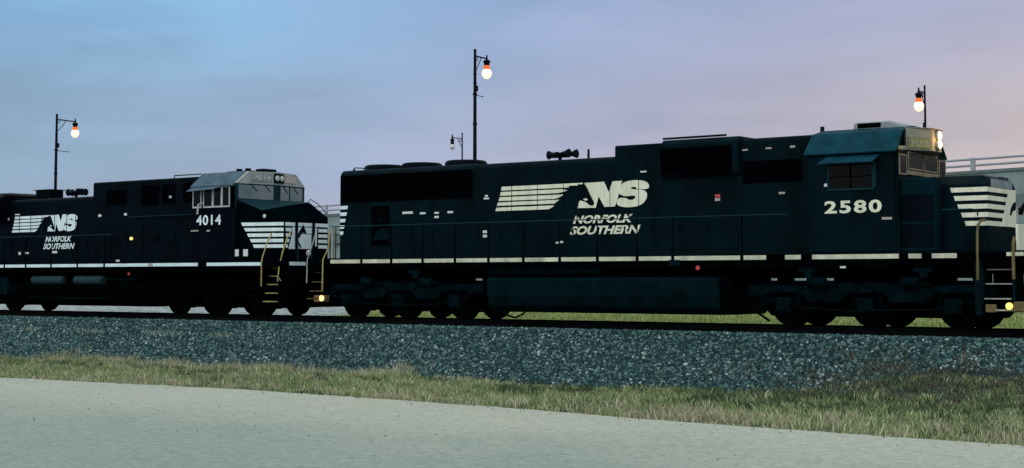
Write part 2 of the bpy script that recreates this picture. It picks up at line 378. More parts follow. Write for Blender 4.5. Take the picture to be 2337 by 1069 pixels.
# ballast stones
rng = np.random.default_rng(11)
def mesh_np(name, V, F, fs, m, kind=None):
    me = bpy.data.meshes.new(name); nF = len(F)
    me.vertices.add(len(V)); me.vertices.foreach_set('co', np.ascontiguousarray(V, dtype=np.float32).ravel())
    me.loops.add(nF * fs); me.loops.foreach_set('vertex_index', np.ascontiguousarray(F, dtype=np.int32).ravel())
    me.polygons.add(nF); me.polygons.foreach_set('loop_start', np.arange(0, nF * fs, fs, dtype=np.int32))
    me.update(calc_edges=True); me.validate(); me.materials.append(m)
    o = bpy.data.objects.new(name, me); COL.objects.link(o)
    if kind: tag(o, kind=kind)
    return o
def island_mat(name, stops, rough=.9, patch=None, spec=.15, trans=False):
    m = bpy.data.materials.new(name); m.use_nodes = True; t = m.node_tree; n = t.nodes; l = t.links; b = n['Principled BSDF']
    b.inputs['Roughness'].default_value = rough; b.inputs['Specular IOR Level'].default_value = spec
    g = n.new('ShaderNodeNewGeometry'); cr = n.new('ShaderNodeValToRGB'); e = cr.color_ramp.elements
    while len(e) < len(stops): e.new(.5)
    for q, (p, c) in zip(e, stops): q.position = p; q.color = tuple(c) + (1,)
    src = g.outputs['Random Per Island']
    if patch:
        nz = n.new('ShaderNodeTexNoise'); nz.inputs['Scale'].default_value = patch[0]; nz.inputs['Detail'].default_value = 4; l.new(g.outputs['Position'], nz.inputs[0])
        a_ = n.new('ShaderNodeMath'); a_.operation = 'MULTIPLY_ADD'; l.new(nz.outputs[0], a_.inputs[0]); a_.inputs[1].default_value = patch[1]; a_.inputs[2].default_value = -patch[1] * .5
        b_ = n.new('ShaderNodeMath'); b_.operation = 'ADD'; b_.use_clamp = True; l.new(src, b_.inputs[0]); l.new(a_.outputs[0], b_.inputs[1]); src = b_.outputs[0]
    l.new(src, cr.inputs[0]); l.new(cr.outputs[0], b.inputs['Base Color'])
    M[name] = m; return m
island_mat('ballast_stone', [(0, (.006, .026, .032)), (.3, (.022, .064, .068)), (.62, (.058, .118, .118)), (.86, (.105, .165, .165)), (.96, (.17, .24, .235)), (1, (.38, .46, .45))], patch=(1.2, .22))
ico = bmesh.new(); bmesh.ops.create_icosphere(ico, subdivisions=1, radius=1.0)
iv = np.array([v.co[:] for v in ico.verts]); iff = np.array([[v.index for v in f.verts] for f in ico.faces]); ico.free()
nA = 58000; nB = 5000
X = np.concatenate([rng.uniform(-56, -5, nA), rng.uniform(-56, -5, nB)]); Y = np.concatenate([rng.uniform(-4.75, -.86, nA), rng.uniform(-.6, 2.1, nB)])
toe = -4.35 + .45 * (vnoise(X, X * 0, 2.6, 6) - .5) + .25 * (vnoise(X, X * 0, .8, 7) - .5) + 1.2 * sstep(X, -16, -11.5)
keep = (Y > toe + np.abs(rng.normal(0, .10, len(X)))) & ~((np.abs(np.abs(Y) - .755) < .08))
X, Y = X[keep], Y[keep]; n = len(X)
# a few strays lower down in the grass
st = rng.uniform(-50, -8, 900); sy = -4.3 - np.abs(rng.normal(0, .35, 900)); X = np.concatenate([X, st]); Y = np.concatenate([Y, sy]); n = len(X)
Z = np.maximum(np.where(np.abs(Y) < 1.65, -.20, -.20 - .46 * (np.abs(Y) - 1.65)), ground_z(X, Y))
rad = rng.uniform(.022, .050, n) * np.where(rng.random(n) > .93, 1.3, 1.0)
sc = rng.uniform(.6, 1.15, (n, 3)) * rad[:, None]
q = rng.normal(size=(n, 4)); q /= np.linalg.norm(q, axis=1)[:, None]; qw, qx, qy, qz = q.T
Rm = np.stack([1 - 2 * (qy**2 + qz**2), 2 * (qx*qy - qz*qw), 2 * (qx*qz + qy*qw), 2 * (qx*qy + qz*qw), 1 - 2 * (qx**2 + qz**2), 2 * (qy*qz - qx*qw), 2 * (qx*qz - qy*qw), 2 * (qy*qz + qx*qw), 1 - 2 * (qx**2 + qy**2)], -1).reshape(n, 3, 3)
loc = iv[None] * (1 + rng.uniform(-.28, .28, (n, 12, 1))) * sc[:, None, :]
V = np.einsum('nij,nkj->nki', Rm, loc) + np.stack([X, Y, Z + .012], -1)[:, None, :]
F = (iff[None] + (np.arange(n) * 12)[:, None, None])
tag(mesh_np('ballast', V.reshape(-1, 3), F.reshape(-1, 3), 3, M['ballast_stone'], 'stuff'), 'grey crushed stone ballast banked along the near side of the track', 'ballast')

# grass blades: a bent, tapering strip each
def blades(X, Y, h, wd, name, m, label, zf=ground_z, lean=.5):
    n = len(X); Z = zf(X, Y) - .01; a = rng.uniform(0, 2 * np.pi, n); b = rng.uniform(0, 2 * np.pi, n)
    dx, dy = np.cos(a) * wd, np.sin(a) * wd; lx, ly = np.cos(b) * h * lean * rng.uniform(.2, 1.2, n), np.sin(b) * h * lean * rng.uniform(.2, 1.2, n)
    P = np.stack([X, Y, Z], -1)
    v0 = P + np.stack([-dx, -dy, 0 * h], -1); v1 = P + np.stack([dx, dy, 0 * h], -1)
    m2 = P + np.stack([lx * .35, ly * .35, h * .6], -1); v2 = m2 + np.stack([dx, dy, 0 * h], -1) * .75; v3 = m2 - np.stack([dx, dy, 0 * h], -1) * .75
    v4 = P + np.stack([lx, ly, h], -1)
    V = np.stack([v0, v1, v2, v3, v4], 1).reshape(-1, 3); o = (np.arange(n) * 5)[:, None]
    F = np.concatenate([o + np.array([[0, 1, 2]]), o + np.array([[0, 2, 3]]), o + np.array([[3, 2, 4]])], 1).reshape(-1, 3)
    return tag(mesh_np(name, V, F, 3, m, 'stuff'), label, 'grass')
grass_stops = [(0, (0.092, 0.14, 0.058)), (0.3, (0.162, 0.232, 0.094)), (0.5, (0.232, 0.299, 0.126)), (0.7, (0.324, 0.372, 0.18)), (0.88, (0.432, 0.458, 0.264)), (1, (0.54, 0.549, 0.384))]
island_mat('grass_blade', grass_stops, patch=(.9, .7), spec=.1)
island_mat('dark_blade', [(0, (.018, .032, .018)), (.4, (.045, .072, .036)), (.75, (.100, .140, .066)), (1, (.24, .27, .15))], patch=(1.1, .6), spec=.1)
island_mat('straw_blade', [(0, (.19, .205, .115)), (.35, (.32, .315, .190)), (.7, (.45, .42, .285)), (1, (.58, .54, .40))], patch=(1.5, .6), spec=.1)
island_mat('pale_weed', [(0, (.20, .24, .19)), (.5, (.33, .36, .29)), (1, (.48, .49, .40))], spec=.1)
island_mat('weed_blade', [(0, (.040, .055, .038)), (.4, (.075, .085, .060)), (.7, (.125, .115, .09)), (1, (.19, .165, .14))], patch=(1.5, .6), spec=.1)
nG = 300000
X = rng.uniform(-58, -5.5, nG); u = rng.random(nG); ye = road_edge(X)
toe = -4.35 + .45 * (vnoise(X, X * 0, 2.6, 6) - .5) + 1.0 * sstep(X, -16, -11.5)
Y = ye + .03 + (toe - .1 - ye) * u + rng.normal(0, .07, nG)
clump = .55 * vnoise(X, Y, .42, 8) + .45 * vnoise(X, Y, .16, 18)
k = (Y > ye + .01 + .12 * vnoise(X, Y * 0, .35, 9)) & (rng.random(nG) < .05 + 1.35 * sstep(clump, .33, .72)); X, Y, clump, ye = X[k], Y[k], clump[k], ye[k]
dist = Y - ye
h = rng.uniform(.04, .11, len(X)) * (.20 + 2.0 * clump) * (.8 + .6 * vnoise(X, Y, 1.9, 10)) * (1 - .45 * sstep(dist, .8, .1))
wd = rng.uniform(.004, .011, len(X))
tone = .75 * vnoise(X, Y, 2.2, 21) + .55 * vnoise(X, Y, .55, 22) + .30 * sstep(dist, 1.9, .3) * (.1 + sstep(X, -27, -19)) + .30 * sstep(dist, 5.4, 6.4) * sstep(X, -19, -24) - .22 * sstep(dist, 2.4, 4.4) * sstep(X, -24, -19) + rng.normal(0, .15, len(X))
for lo_, hi_, nm, mt_, lb in ((-9, .42, 'dark_grass', 'dark_blade', 'dark green grass in low patches on the verge'), (.42, .92, 'grass', 'grass_blade', 'green mown grass verge between the road and the ballast'), (.92, 9, 'straw_grass', 'straw_blade', 'straw coloured dead grass mixed into the verge and along the road edge')):
    q_ = (tone > lo_) & (tone <= hi_)
    blades(X[q_], Y[q_], h[q_], wd[q_], nm, M[mt_], lb, lean=.7)
# scattered bushier tufts of the verge: green, dark and straw ones
for nm, mt_, cnt, lb in (('grass_tuft', 'grass_blade', 420, 'bushier green tufts standing out of the verge'), ('dark_tuft', 'dark_blade', 330, 'dark green weedy tufts in the verge'), ('straw_tuft', 'straw_blade', 260, 'pale dead tufts scattered through the verge')):
    tx_, ty_, th_ = [], [], []
    for i in range(cnt):
        x = rng.uniform(-54, -6); e0 = float(road_edge(x)); tf = rng.random()
        if nm == 'dark_tuft': tf = .45 + .5 * tf
        if nm == 'straw_tuft' and x > -22: tf *= .35
        y = e0 + .25 + (-4.6 - e0 - .25) * tf; kk = rng.integers(20, 70); rr = rng.uniform(.06, .22); hh = rng.uniform(.10, .24)
        tx_ += list(x + rng.normal(0, rr, kk)); ty_ += list(y + rng.normal(0, rr * .7, kk)); th_ += list(hh * rng.uniform(.5, 1.15, kk))
    tx_, ty_, th_ = map(np.array, (tx_, ty_, th_)); q_ = ty_ > road_edge(tx_) + .05
    blades(tx_[q_], ty_[q_], th_[q_], rng.uniform(.005, .012, q_.sum()), nm, M[mt_], lb, lean=.8)
# dry, taller tufts along the foot of the ballast and by the road
cx, cy, ch = [], [], []
for i in range(620):
    x = rng.uniform(-56, -6)
    if rng.random() < .62: y = -4.35 + .45 * (float(vnoise(x, 0., 2.6, 6)) - .5) + rng.normal(-.15, .22) + .8 * float(sstep(np.array(x), -16, -11.5)); hh = rng.uniform(.16, .34)
    else: y = float(road_edge(x)) + abs(rng.normal(.5, .6)) + .15; hh = rng.uniform(.10, .2)
    if float(vnoise(x, y, 3.1, 12)) < .45 or (x > -19 and y > -8): continue
    kk = rng.integers(25, 80); rr = rng.uniform(.08, .3)
    cx += list(x + rng.normal(0, rr * 1.4, kk)); cy += list(y + rng.normal(0, rr * .6, kk)); ch += list(hh * rng.uniform(.5, 1.1, kk))
cx, cy, ch = map(np.array, (cx, cy, ch)); kk = cy > road_edge(cx) + .05
blades(cx[kk], cy[kk], ch[kk], rng.uniform(.004, .009, kk.sum()), 'dry_grass', M['straw_blade'], 'taller dry straw tufts along the foot of the ballast', lean=.7)
# low brown weeds climbing over the ballast at the right
nW = 26000; X = rng.normal(-11.0, 2.7, nW); Y = rng.normal(-3.7, .85, nW); k = (X < -6) & (Y < -2.0) & (Y > -6) & (rng.random(nW) < -.15 + 1.5 * vnoise(X, Y, .38, 13)) & (X > -19); X, Y = X[k], Y[k]
blades(X, Y, rng.uniform(.03, .13, len(X)) * (.5 + vnoise(X, Y, .4, 30)), rng.uniform(.008, .018, len(X)), 'weeds', M['weed_blade'], 'low brown weeds spreading over the ballast below the lead locomotive', zf=lambda a, b: np.maximum(ground_z(a, b), -.2 - .46 * (np.abs(b) - 1.65)), lean=.9)
# weeds in the ballast at the left
nW = 1600; X = rng.uniform(-46, -34, nW); Y = rng.normal(-2.45, .07, nW); k = vnoise(X, Y * 0, 1.3, 15) > .45; X, Y = X[k], Y[k]
blades(X, Y, rng.uniform(.04, .12, len(X)), rng.uniform(.006, .012, len(X)), 'ballast_weeds', M['pale_weed'], 'thin line of straw coloured weeds in the ballast at left', zf=lambda a, b: -.2 - .46 * (np.abs(b) - 1.65), lean=.9)
# grass bank beyond the track
nF = 60000; X = rng.uniform(-43, -9, nF); Y = rng.uniform(3.5, 11.5, nF); k = X + .3 * (Y - 7) > -38.5 + rng.normal(0, .7, nF); X, Y = X[k], Y[k]
island_mat('bank_blade', [(0, (0.175, 0.275, 0.086)), (0.4, (0.296, 0.397, 0.121)), (0.7, (0.417, 0.474, 0.173)), (1, (0.564, 0.538, 0.274))], patch=(.8, .7), spec=.1)
blades(X, Y, rng.uniform(.06, .16, len(X)), rng.uniform(.008, .016, len(X)), 'bank_grass', M['bank_blade'], 'yellow green grass bank beyond the track, seen under the fuel tank')

# grit and small stones scattered on the road
nS = 220; X = rng.uniform(-36, -4, nS); Y = road_edge(X) - np.abs(rng.normal(0, 1.0, nS)) * np.where(rng.random(nS) < .6, .25, 4.5) - .03
n = nS; rad = rng.uniform(.006, .016, n) * np.where(rng.random(n) > .97, 2.2, 1); loc = iv[None] * (1 + rng.uniform(-.3, .3, (n, 12, 1))) * rad[:, None, None]
V = loc + np.stack([X, Y, np.full(n, -1.297)], -1)[:, None, :]
tag(mesh_np('road_grit', V.reshape(-1, 3), (iff[None] + (np.arange(n) * 12)[:, None, None]).reshape(-1, 3), 3, M['ballast_stone'], 'stuff'), 'dark grit scattered over the pale road surface', 'grit')

# ------------------------------------------------------------------ rails
RAILP = [(-.07, -.185), (.07, -.185), (.07, -.17), (.012, -.15), (.010, -.05), (.036, -.04), (.036, -.006), (.030, 0), (-.030, 0), (-.036, -.006), (-.036, -.04), (-.010, -.05), (-.012, -.15), (-.07, -.17)]
for y, lab in ((-.755, 'near steel rail in front of the locomotive wheels on top of the ballast'), (.755, 'far steel rail behind the wheels, seen through the gaps under the train')):
    o = MB().px([(y + a, b) for a, b in RAILP], -200, 120).build('rail', 'rail_steel'); tag(o, lab, 'rail', 'rails of the track')

# ------------------------------------------------------------------ overpass behind
def para(X): return 5.45 + .0241 * (X + 23.23)
ov = empty('overpass', (-60, 26, .8), 'grey concrete overpass with a two bar metal railing behind the train', 'overpass')
X0, X1 = -150., 30.
def slopebox(y0, y1, top, bot):    # bot/top offsets from the parapet line, or absolute if tuple
    f = lambda o, x: o[0] if isinstance(o, tuple) else para(x) + o
    return MB().hexa([(X0, y0, f(bot, X0)), (X1, y0, f(bot, X1)), (X1, y1, f(bot, X1)), (X0, y1, f(bot, X0))], [(X0, y0, f(top, X0)), (X1, y0, f(top, X1)), (X1, y1, f(top, X1)), (X0, y1, f(top, X0))])
slopebox(26.10, 26.45, -.12, -1.05).build('parapet', 'concrete', ov)
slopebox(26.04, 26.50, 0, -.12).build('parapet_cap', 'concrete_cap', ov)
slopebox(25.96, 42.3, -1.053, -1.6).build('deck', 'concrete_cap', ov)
slopebox(26.2, 42.0, -1.603, (-.6,)).build('retaining_wall', 'concrete', ov)
slopebox(41.8, 42.1, -.2, -1.05).build('parapet', 'concrete', ov)
rl = MB()
for dz in (.50, .25): rl.tube([(X0, 26.27, para(X0) + dz - .03), (X1, 26.27, para(X1) + dz - .03)], .05, 8)
ral = rl.build('railing', 'galvanised', ov, smooth_=True)
x = -21.86 - 2.96 * 42
while x < X1:
    B(x - .09, x + .09, 26.21, 26.33, para(x) + .001, para(x) + .53).build('post', 'galvanised', ral, bevel=.01); x += 2.96
jn = MB()
for i in range(30): xx = X0 + i * 6.0; jn.box(xx - .015, xx + .015, 26.085, 26.1, para(xx) - 1.0, para(xx) - .14)
jn.build('joint', 'concrete_cap', ov)

# ------------------------------------------------------------------ street lamps
def street_lamp(x, y, top_z, base_z, arm, sgn, lit, label, scale=1.0, pr=.075, banner=2.4):
    r = empty('street_lamp', (x, y, base_z), label, 'street lamp', 'street lamps along the overpass')
    H = top_z
    p = MB().tube([(x, y, base_z), (x, y, base_z + 1.0), (x, y, H - 2.7), (x, y, H - .1)], [pr * 1.9, pr * 1.35, pr * 1.12, pr * .9], 12)
    p.lathe([(pr * .5, 0), (pr * 1.05, .03), (pr * 1.0, .10), (pr * .6, .16)], (x, y, H - .16))
    p.build('pole', 'lamp_black', r, smooth_=True)
    c = MB()
    for d in (1.30, 1.78, 2.35, 3.9, 5.4):
        k = 1.5 if d in (2.35, 3.9) else 1.35; hh = .12 if d in (2.35, 3.9) else .04
        c.lathe([(pr * 1.1, 0), (pr * k, .01), (pr * k, hh - .01), (pr * 1.1, hh)], (x, y, H - d - hh / 2))
    c.build('collar', 'lamp_black', r, smooth_=True)
    za = H - .36; ye = y + sgn * arm
    B(x - .07, x + .07, y + sgn * pr if sgn > 0 else y - pr - .12, y + pr + .12 if sgn > 0 else y - pr, H - 2.2, H - 1.9).build('control_box', 'lamp_black', r, bevel=.015)
    am = MB().tube([(x, y, za), (x, y + sgn * arm * .5, za - .02), (x, ye, za - .03)], .035 * scale, 8)
    am.build('arm', 'lamp_black', r, smooth_=True)
    br = MB().tube([(x, y + sgn * (pr + arm * .42 * math.sin(t * math.pi / 2)), za - .06 - .62 * scale * (1 - t) ** 1.5) for t in [i / 8 for i in range(9)]], .022, 6)
    br.tube([(x, y + sgn * (.20 + .09 * math.cos(t)) , za - .16 + .09 * math.sin(t)) for t in [i * .6 for i in range(11)]], .016, 6)
    br.build('bracket', 'lamp_black', r, smooth_=True)
    s = scale
    c2 = MB().lathe([(.012, .16), (.045, .10), (.035, .05), (.055, .0), (.05, -.06), (.06, -.10)], (x, ye, za + .02)); c2.build('finial', 'lamp_black', r, smooth_=True)
    z0 = za - .08
    MB().lathe([(.05 * s, 0), (.12 * s, -.03 * s), (.165 * s, -.07 * s), (.165 * s, -.12 * s), (.13 * s, -.17 * s), (.125 * s, -.27 * s)], (x, ye, z0), n=20).build('lamp_cap', 'lamp_black', r, smooth_=True)
    nk = MB()
    for i in range(4): zz = z0 - .27 * s - i * .045 * s; nk.lathe([(.125 * s, 0), (.135 * s + .006 * i, -.012 * s), (.14 * s + .008 * i, -.035 * s), (.125 * s, -.045 * s)], (x, ye, zz), n=20)
    nk.build('lamp_neck', 'lamp_neck_lit' if lit else 'lamp_black', r, smooth_=True)
    MB().lathe([(.14 * s, 0), (.195 * s, -.06 * s), (.225 * s, -.15 * s), (.215 * s, -.24 * s), (.175 * s, -.33 * s), (.12 * s, -.39 * s), (.05 * s, -.425 * s), (.005, -.43 * s)], (x, ye, z0 - .45 * s), n=24).build('globe', 'lamp_lit' if lit else 'lamp_glass', r, smooth_=True)
    if banner:
        b = MB().tube([(x, y, H - banner), (x, y + sgn * banner_len, H - banner - .02)], .02, 6); b.lathe([(.005, -.035), (.035, -.02), (.035, .02), (.005, .035)], (x, y + sgn * banner_len, H - banner - .02)); b.build('banner_arm', 'lamp_black', r, smooth_=True)
    return r
banner_len = 1.0
street_lamp(-82.98, 28, 11.88, para(-83) - 1.06, 1.46, 1, True, 'lit street lamp behind the second locomotive, left end of the row', scale=1.14, pr=.078)
banner_len = .62
street_lamp(-48.59, 28, 13.04, para(-48.6) - 1.06, 1.0, 1, True, 'tallest lit street lamp, rising above the roof fans of the lead locomotive', scale=1.16, pr=.078)
banner_len = .5
street_lamp(-58.92, 40, 10.21, para(-58.9) - 1.06, .98, -1, False, 'short unlit street lamp with clear glass globe beside the tallest lamp', scale=.80, pr=.045, banner=0)
street_lamp(-29.2, 40, 10.91, para(-29.2) - 1.06, .80, -1, True, 'lit street lamp behind the cab of the lead locomotive at right', scale=1.10, pr=.052, banner=2.35)

# ------------------------------------------------------------------ locomotive parts
SGN_LOGO = {
 'S1': [(0.048, 0.993), (0.578, 1.009), (0.573, 0.949), (0.544, 0.962), (0.546, 0.906), (0.492, 0.92), (0.486, 0.846), (0.043, 0.84)],
 'S2': [(0.042, 0.782), (0.447, 0.792), (0.481, 0.735), (0.447, 0.679), (0.424, 0.646), (0.036, 0.627)],
 'S3': [(0.034, 0.57), (0.456, 0.581), (0.424, 0.46), (0.396, 0.418), (0.025, 0.421)],
 'S4': [(0.022, 0.358), (0.428, 0.377), (0.396, 0.234), (0.015, 0.226)],
 'S5': [(0.013, 0.151), (0.394, 0.164), (0.387, 0.109), (0.359, 0.016), (0.004, 0.011)],
 'N': [(0.586, 0.995), (0.709, 1.013), (0.737, 0.605), (0.761, 1.012), (0.82, 1.017), (0.813, 0.882), (0.784, 0.162), (0.773, 0.036), (0.71, 0.033), (0.676, 0.455), (0.657, 0.011), (0.544, 0.023), (0.554, 0.289), (0.563, 0.318), (0.595, 0.246), (0.622, 0.107), (0.64, 0.092), (0.65, 0.192), (0.622, 0.546), (0.607, 0.772)],
 'M': [(0.578, 0.376), (0.6, 0.398), (0.609, 0.326), (0.591, 0.303)],
 'S': [(0.979, 0.652), (0.982, 0.808), (0.965, 0.949), (0.918, 1.022), (0.854, 1.007), (0.817, 0.908), (0.798, 0.722), (0.793, 0.586), (0.81, 0.472), (0.841, 0.409), (0.888, 0.439), (0.903, 0.394), (0.89, 0.275), (0.862, 0.262), (0.843, 0.354), (0.795, 0.371), (0.785, 0.148), (0.797, 0.05), (0.84, -0.014), (0.9, 0.001), (0.938, 0.087), (0.962, 0.245), (0.97, 0.432), (0.964, 0.569), (0.939, 0.644), (0.877, 0.673), (0.871, 0.716), (0.884, 0.767), (0.903, 0.754), (0.905, 0.671)]}
def logo(root, x0, z0, wd, ht, y, m):
    b = MB(); i = 0
    for k, p in SGN_LOGO.items():
        yy = y - .0006 * i; i += 1
        if k == 'S':
            for _ in range(2): p = [(a_[0] * w_ + b_[0] * (1 - w_), a_[1] * w_ + b_[1] * (1 - w_)) for a_, b_ in zip(p, p[1:] + p[:1]) for w_ in (.75, .25)]
        b.poly([(x0 + u * wd, yy, z0 + v * ht) for u, v in p])
    return b.build('railway_emblem', m, root)
def placards(root, lst, y, m='placard'):
    for x0, x1, z0, z1 in lst: B(x0, x1, y - .006, y, z0, z1).build('placard', m, root)
def wheel_mb(x, y, s):
    b = MB(); r = .51
    b.lathe([(.02, -.09), (.10, -.09), (.13, -.05), (.36, -.035), (.40, -.065), (r - .005, -.07), (r, -.02), (r + .005, .045), (r + .028, .055), (r + .028, .075), (r - .02, .075), (.38, .06), (.13, .03), (.02, .05)], (x, y, r), 'y', 28)
    if s > 0: b.v = [(vx, 2 * y - vy, vz) for vx, vy, vz in b.v]
    return b
def truck(root, axles, m='truck_grime', hi=1.02):
    xa, xb, xc = axles; x0, x1 = xa - .95, xc + .95
    tp = MB(); tp.box(xa + .5, xb - .5, -.9, .9, .62, .95); tp.box(xb + .5, xc - .5, -.9, .9, .62, .95); tp.box(xb - .45, xb + .45, -.55, .55, .9, 1.22)
    t = tp.build('truck', 'underframe', root)
    for y0, y1 in ((-1.20, -1.02), (1.02, 1.20)):
        prof = [(x0, .74), (xa - .55, .70), (xa - .42, .80), (xa + .42, .80), (xa + .62, .58), (xb - .62, .58), (xb - .42, .80), (xb + .42, .80), (xb + .62, .58), (xc - .62, .58), (xc - .42, .80), (xc + .42, .80), (xc + .55, .70), (x1, .74), (x1, .98), (xc + .3, 1.0), (xb + .9, .93), (xb + .55, hi + .03), (xb - .55, hi + .03), (xb - .9, .93), (xa - .3, 1.0), (x0, .98)]
        MB().py(prof, y0, y1).build('side_frame', m, t, bevel=.025)
        yo = y0 - .05 if y0 < 0 else y1 + .05; s = -1 if y0 < 0 else 1
        for x in axles:
            ab = B(x - .2, x + .2, min(yo, yo + .12 * -s), max(yo, yo + .12 * -s), .34, .70); ab.lathe([(.02, -.03), (.15, -.03), (.17, 0), (.17, .04)], (x, yo, .51), 'y', 14) if s < 0 else None
            ab.build('axle_box', m, t, bevel=.03)
            for d in (-.33, .33):
                sp = MB().tube([(x + d + .07 * math.cos(i * .9), (y0 + y1) / 2 + .07 * math.sin(i * .9), .50 + i * .011) for i in range(29)], .018, 5); sp.build('spring', m, t)
        if s < 0:
            for x in ((xa + xb) / 2 - .1, (xb + xc) / 2 + .1):
                MB().cyl((x - .22, yo - .03, 1.06), (x + .20, yo - .03, 1.03), .13, .12, 14).cyl((x + .2, yo - .03, 1.03), (x + .48, yo - .02, .98), .03, .025, 8).build('brake_cylinder', m, t, bevel=.01)
            MB().tube([(x0 + .1, yo - .02, .92), (xa - .5, yo - .03, .66), (xa + .5, yo - .03, .46), (xb - .6, yo - .03, .40), (xb + .6, yo - .03, .42), (xc - .5, yo - .03, .44), (xc + .5, yo - .02, .62), (x1 - .1, yo - .01, .90)], .018, 6).build('brake_pipe', m, t)
            for x in axles: MB().box(x + .55, x + .65, -.86, -.66, .22, .80).build('brake_shoe', 'underframe', t)
    for a_, b_ in ((xa - .75, xa - .12), (xa + .12, xb - .2), (xb + .12, xc - .2), (xc + .12, xc + .75)):
        MB().py([(a_, .36), (a_ + .12, .24), (b_ - .12, .24), (b_, .36), (b_, .92), (a_, .92)], -.60, .60).build('traction_motor', 'underframe', t, bevel=.02)
    for x in axles:
        for s in (-1, 1): wheel_mb(x, s * .755, s).build('wheel', 'wheel_steel', t, smooth_=True)
        MB().cyl((x, -.7, .51), (x, .7, .51), .09, None, 10).build('axle', 'underframe', t)
    return t
def handrail(root, pts_z, xs_, y, m, zb=1.7, top=2.65, x_ends=None):
    xe = x_ends or (xs_[0], xs_[-1])
    hr = MB().tube([(xe[0], y, top), (xe[1], y, top)], .017, 6).build('handrail', m, root)
    for x in xs_: MB().tube([(x, y, zb), (x, y, top)], .016, 6).build('stanchion', 'stanchion_black', hr)
    return hr
def steps(root, x0, x1, y, zs, m, m2, side=-1, well=True):
    for i, z in enumerate(zs):
        yy = y - side * (.09 * (len(zs) - 1 - i))
        a, b = sorted((yy, yy - side * .24))
        B(x0 + .03, x1 - .03, a, b, z - .013, z + .013).build('step', m, root)
    if well:
        a, b = sorted((y - side * .02, y - side * .62))
        B(x0 - .05, x0, a, b, zs[-1] - .10, 1.55).build('step_plate', m2, root)
        B(x1, x1 + .05, a, b, zs[-1] - .10, 1.55).build('step_plate', m2, root)
        a, b = sorted((y - side * .66, y - side * .70)); B(x0, x1, a, b, zs[-1] - .05, 1.55).build('step_back', 'underframe', root)
def grille(root, x0, x1, z0, z1, y, name='radiator_grille', m='grille_black', step=.045, depth=.03):
    b = B(x0, x1, y - depth * .4, y + .02, z0, z1); z = z0 + .03
    f = .05
    b.box(x0, x1, y - depth, y - depth * .41, z1 - f, z1); b.box(x0, x1, y - depth, y - depth * .41, z0, z0 + f)
    n = max(2, round((x1 - x0) / 1.2))
    for i in range(n + 1): xx = x0 + (x1 - x0 - f) * i / n; b.box(xx, xx + f, y - depth, y - depth * .41, z0 + f, z1 - f)
    z = z0 + f + .02
    while z < z1 - f - .01: b.hexa([(x0 + f, y - depth * .9, z - .012), (x1 - f, y - depth * .9, z - .012), (x1 - f, y - depth * .42, z), (x0 + f, y - depth * .42, z)], [(x0 + f, y - depth * .9, z - .004), (x1 - f, y - depth * .9, z - .004), (x1 - f, y - depth * .42, z + .008), (x0 + f, y - depth * .42, z + .008)]); z += step
    return b.build(name, m, root)
def hood_prof(hw, z0, z1, r):
    return [(-hw, z0)] + [(-a, b) for a, b in arc(hw - r, z1 - r, r, 0, 90)] + [(a, b) for a, b in arc(hw - r, z1 - r, r, 90, 0)] + [(hw, z0)]
def door_panels(mb, xs_, z0, z1, y):
    for a, b in zip(xs_[:-1], xs_[1:]):
        mb.box(a + .02, b - .02, y - .012, y - .001, z0, z1)
        mb.box(b - .10, b - .06, y - .04, y - .013, (z0 + z1) / 2 - .09, (z0 + z1) / 2 + .09)
        for q in (.15, .85): mb.box(a + .03, a + .07, y - .03, y - .013, z0 + (z1 - z0) * q - .05, z0 + (z1 - z0) * q + .05)
def horn(root, x, z, rev, parent_m='lamp_black', n=3, L=.36, bell=.125):
    hb = MB(); hb.box(x - .25, x + .25, -.05, .05, z - .05, z + .0); hb.cyl((x, 0, z - .22), (x, 0, z - .03), .05)
    specs = [(-.26, .12, -1), (.26, .12, 1), (.08, -.14, 1), (-.10, -.1, -1), (.2, -.02, 1)][:n]
    for dx, dy, s in specs:
        p = (x + dx * .4, dy, z + .04)
        hb.tube([p, (p[0] + s * L * .35, dy, z + .05), (p[0] + s * L * .75, dy, z + .05), (p[0] + s * L, dy, z + .05)], [.035, .045, .085, bell], 12)
        hb.cyl((p[0] - s * .10, dy, z + .04), (p[0], dy, z + .04), .065, .065)
    return hb.build('horn', 'lamp_black', root, smooth_=True)
def fan(root, x, z):
    f = MB().lathe([(.60, -.05), (.61, .05), (.58, .11), (.53, .135), (.49, .12), (.47, .06), (.14, .08), (.12, .15), (.01, .16)], (x, 0, z), n=32)
    for r in (.22, .36): f.lathe([(r - .012, .145 - .05 * r), (r + .012, .145 - .05 * r), (r + .012, .165 - .05 * r), (r - .012, .165 - .05 * r)], (x, 0, z), n=32)
    for i in range(10):
        a = i * math.pi / 5; f.tube([(x + .1 * math.cos(a), .1 * math.sin(a), z + .15), (x + .36 * math.cos(a), .36 * math.sin(a), z + .135), (x + .54 * math.cos(a), .54 * math.sin(a), z + .10)], .012, 4)
    return f.build('roof_fan', 'black_hood', root, smooth_=True)
def coupler(root, x, s):
    c = MB().box(min(x, x + s * .45), max(x, x + s * .45), -.10, .10, .72, .95)
    c.py([(x + s * .42, .70), (x + s * .62, .66), (x + s * .66, .80), (x + s * .62, 1.0), (x + s * .42, .97)], -.22, .22)
    c.build('coupler', 'steel_dark', root, bevel=.03)
def tanks_prof(hw, z0, z1): return [(-hw + .06, z1)] + [(-hw, z1 - .06)] + [(-hw, z0 + .45), (-hw + .10, z0 + .16), (-hw + .34, z0)] + [(hw - .34, z0), (hw - .10, z0 + .16), (hw, z0 + .45), (hw, z1 - .06), (hw - .06, z1)]

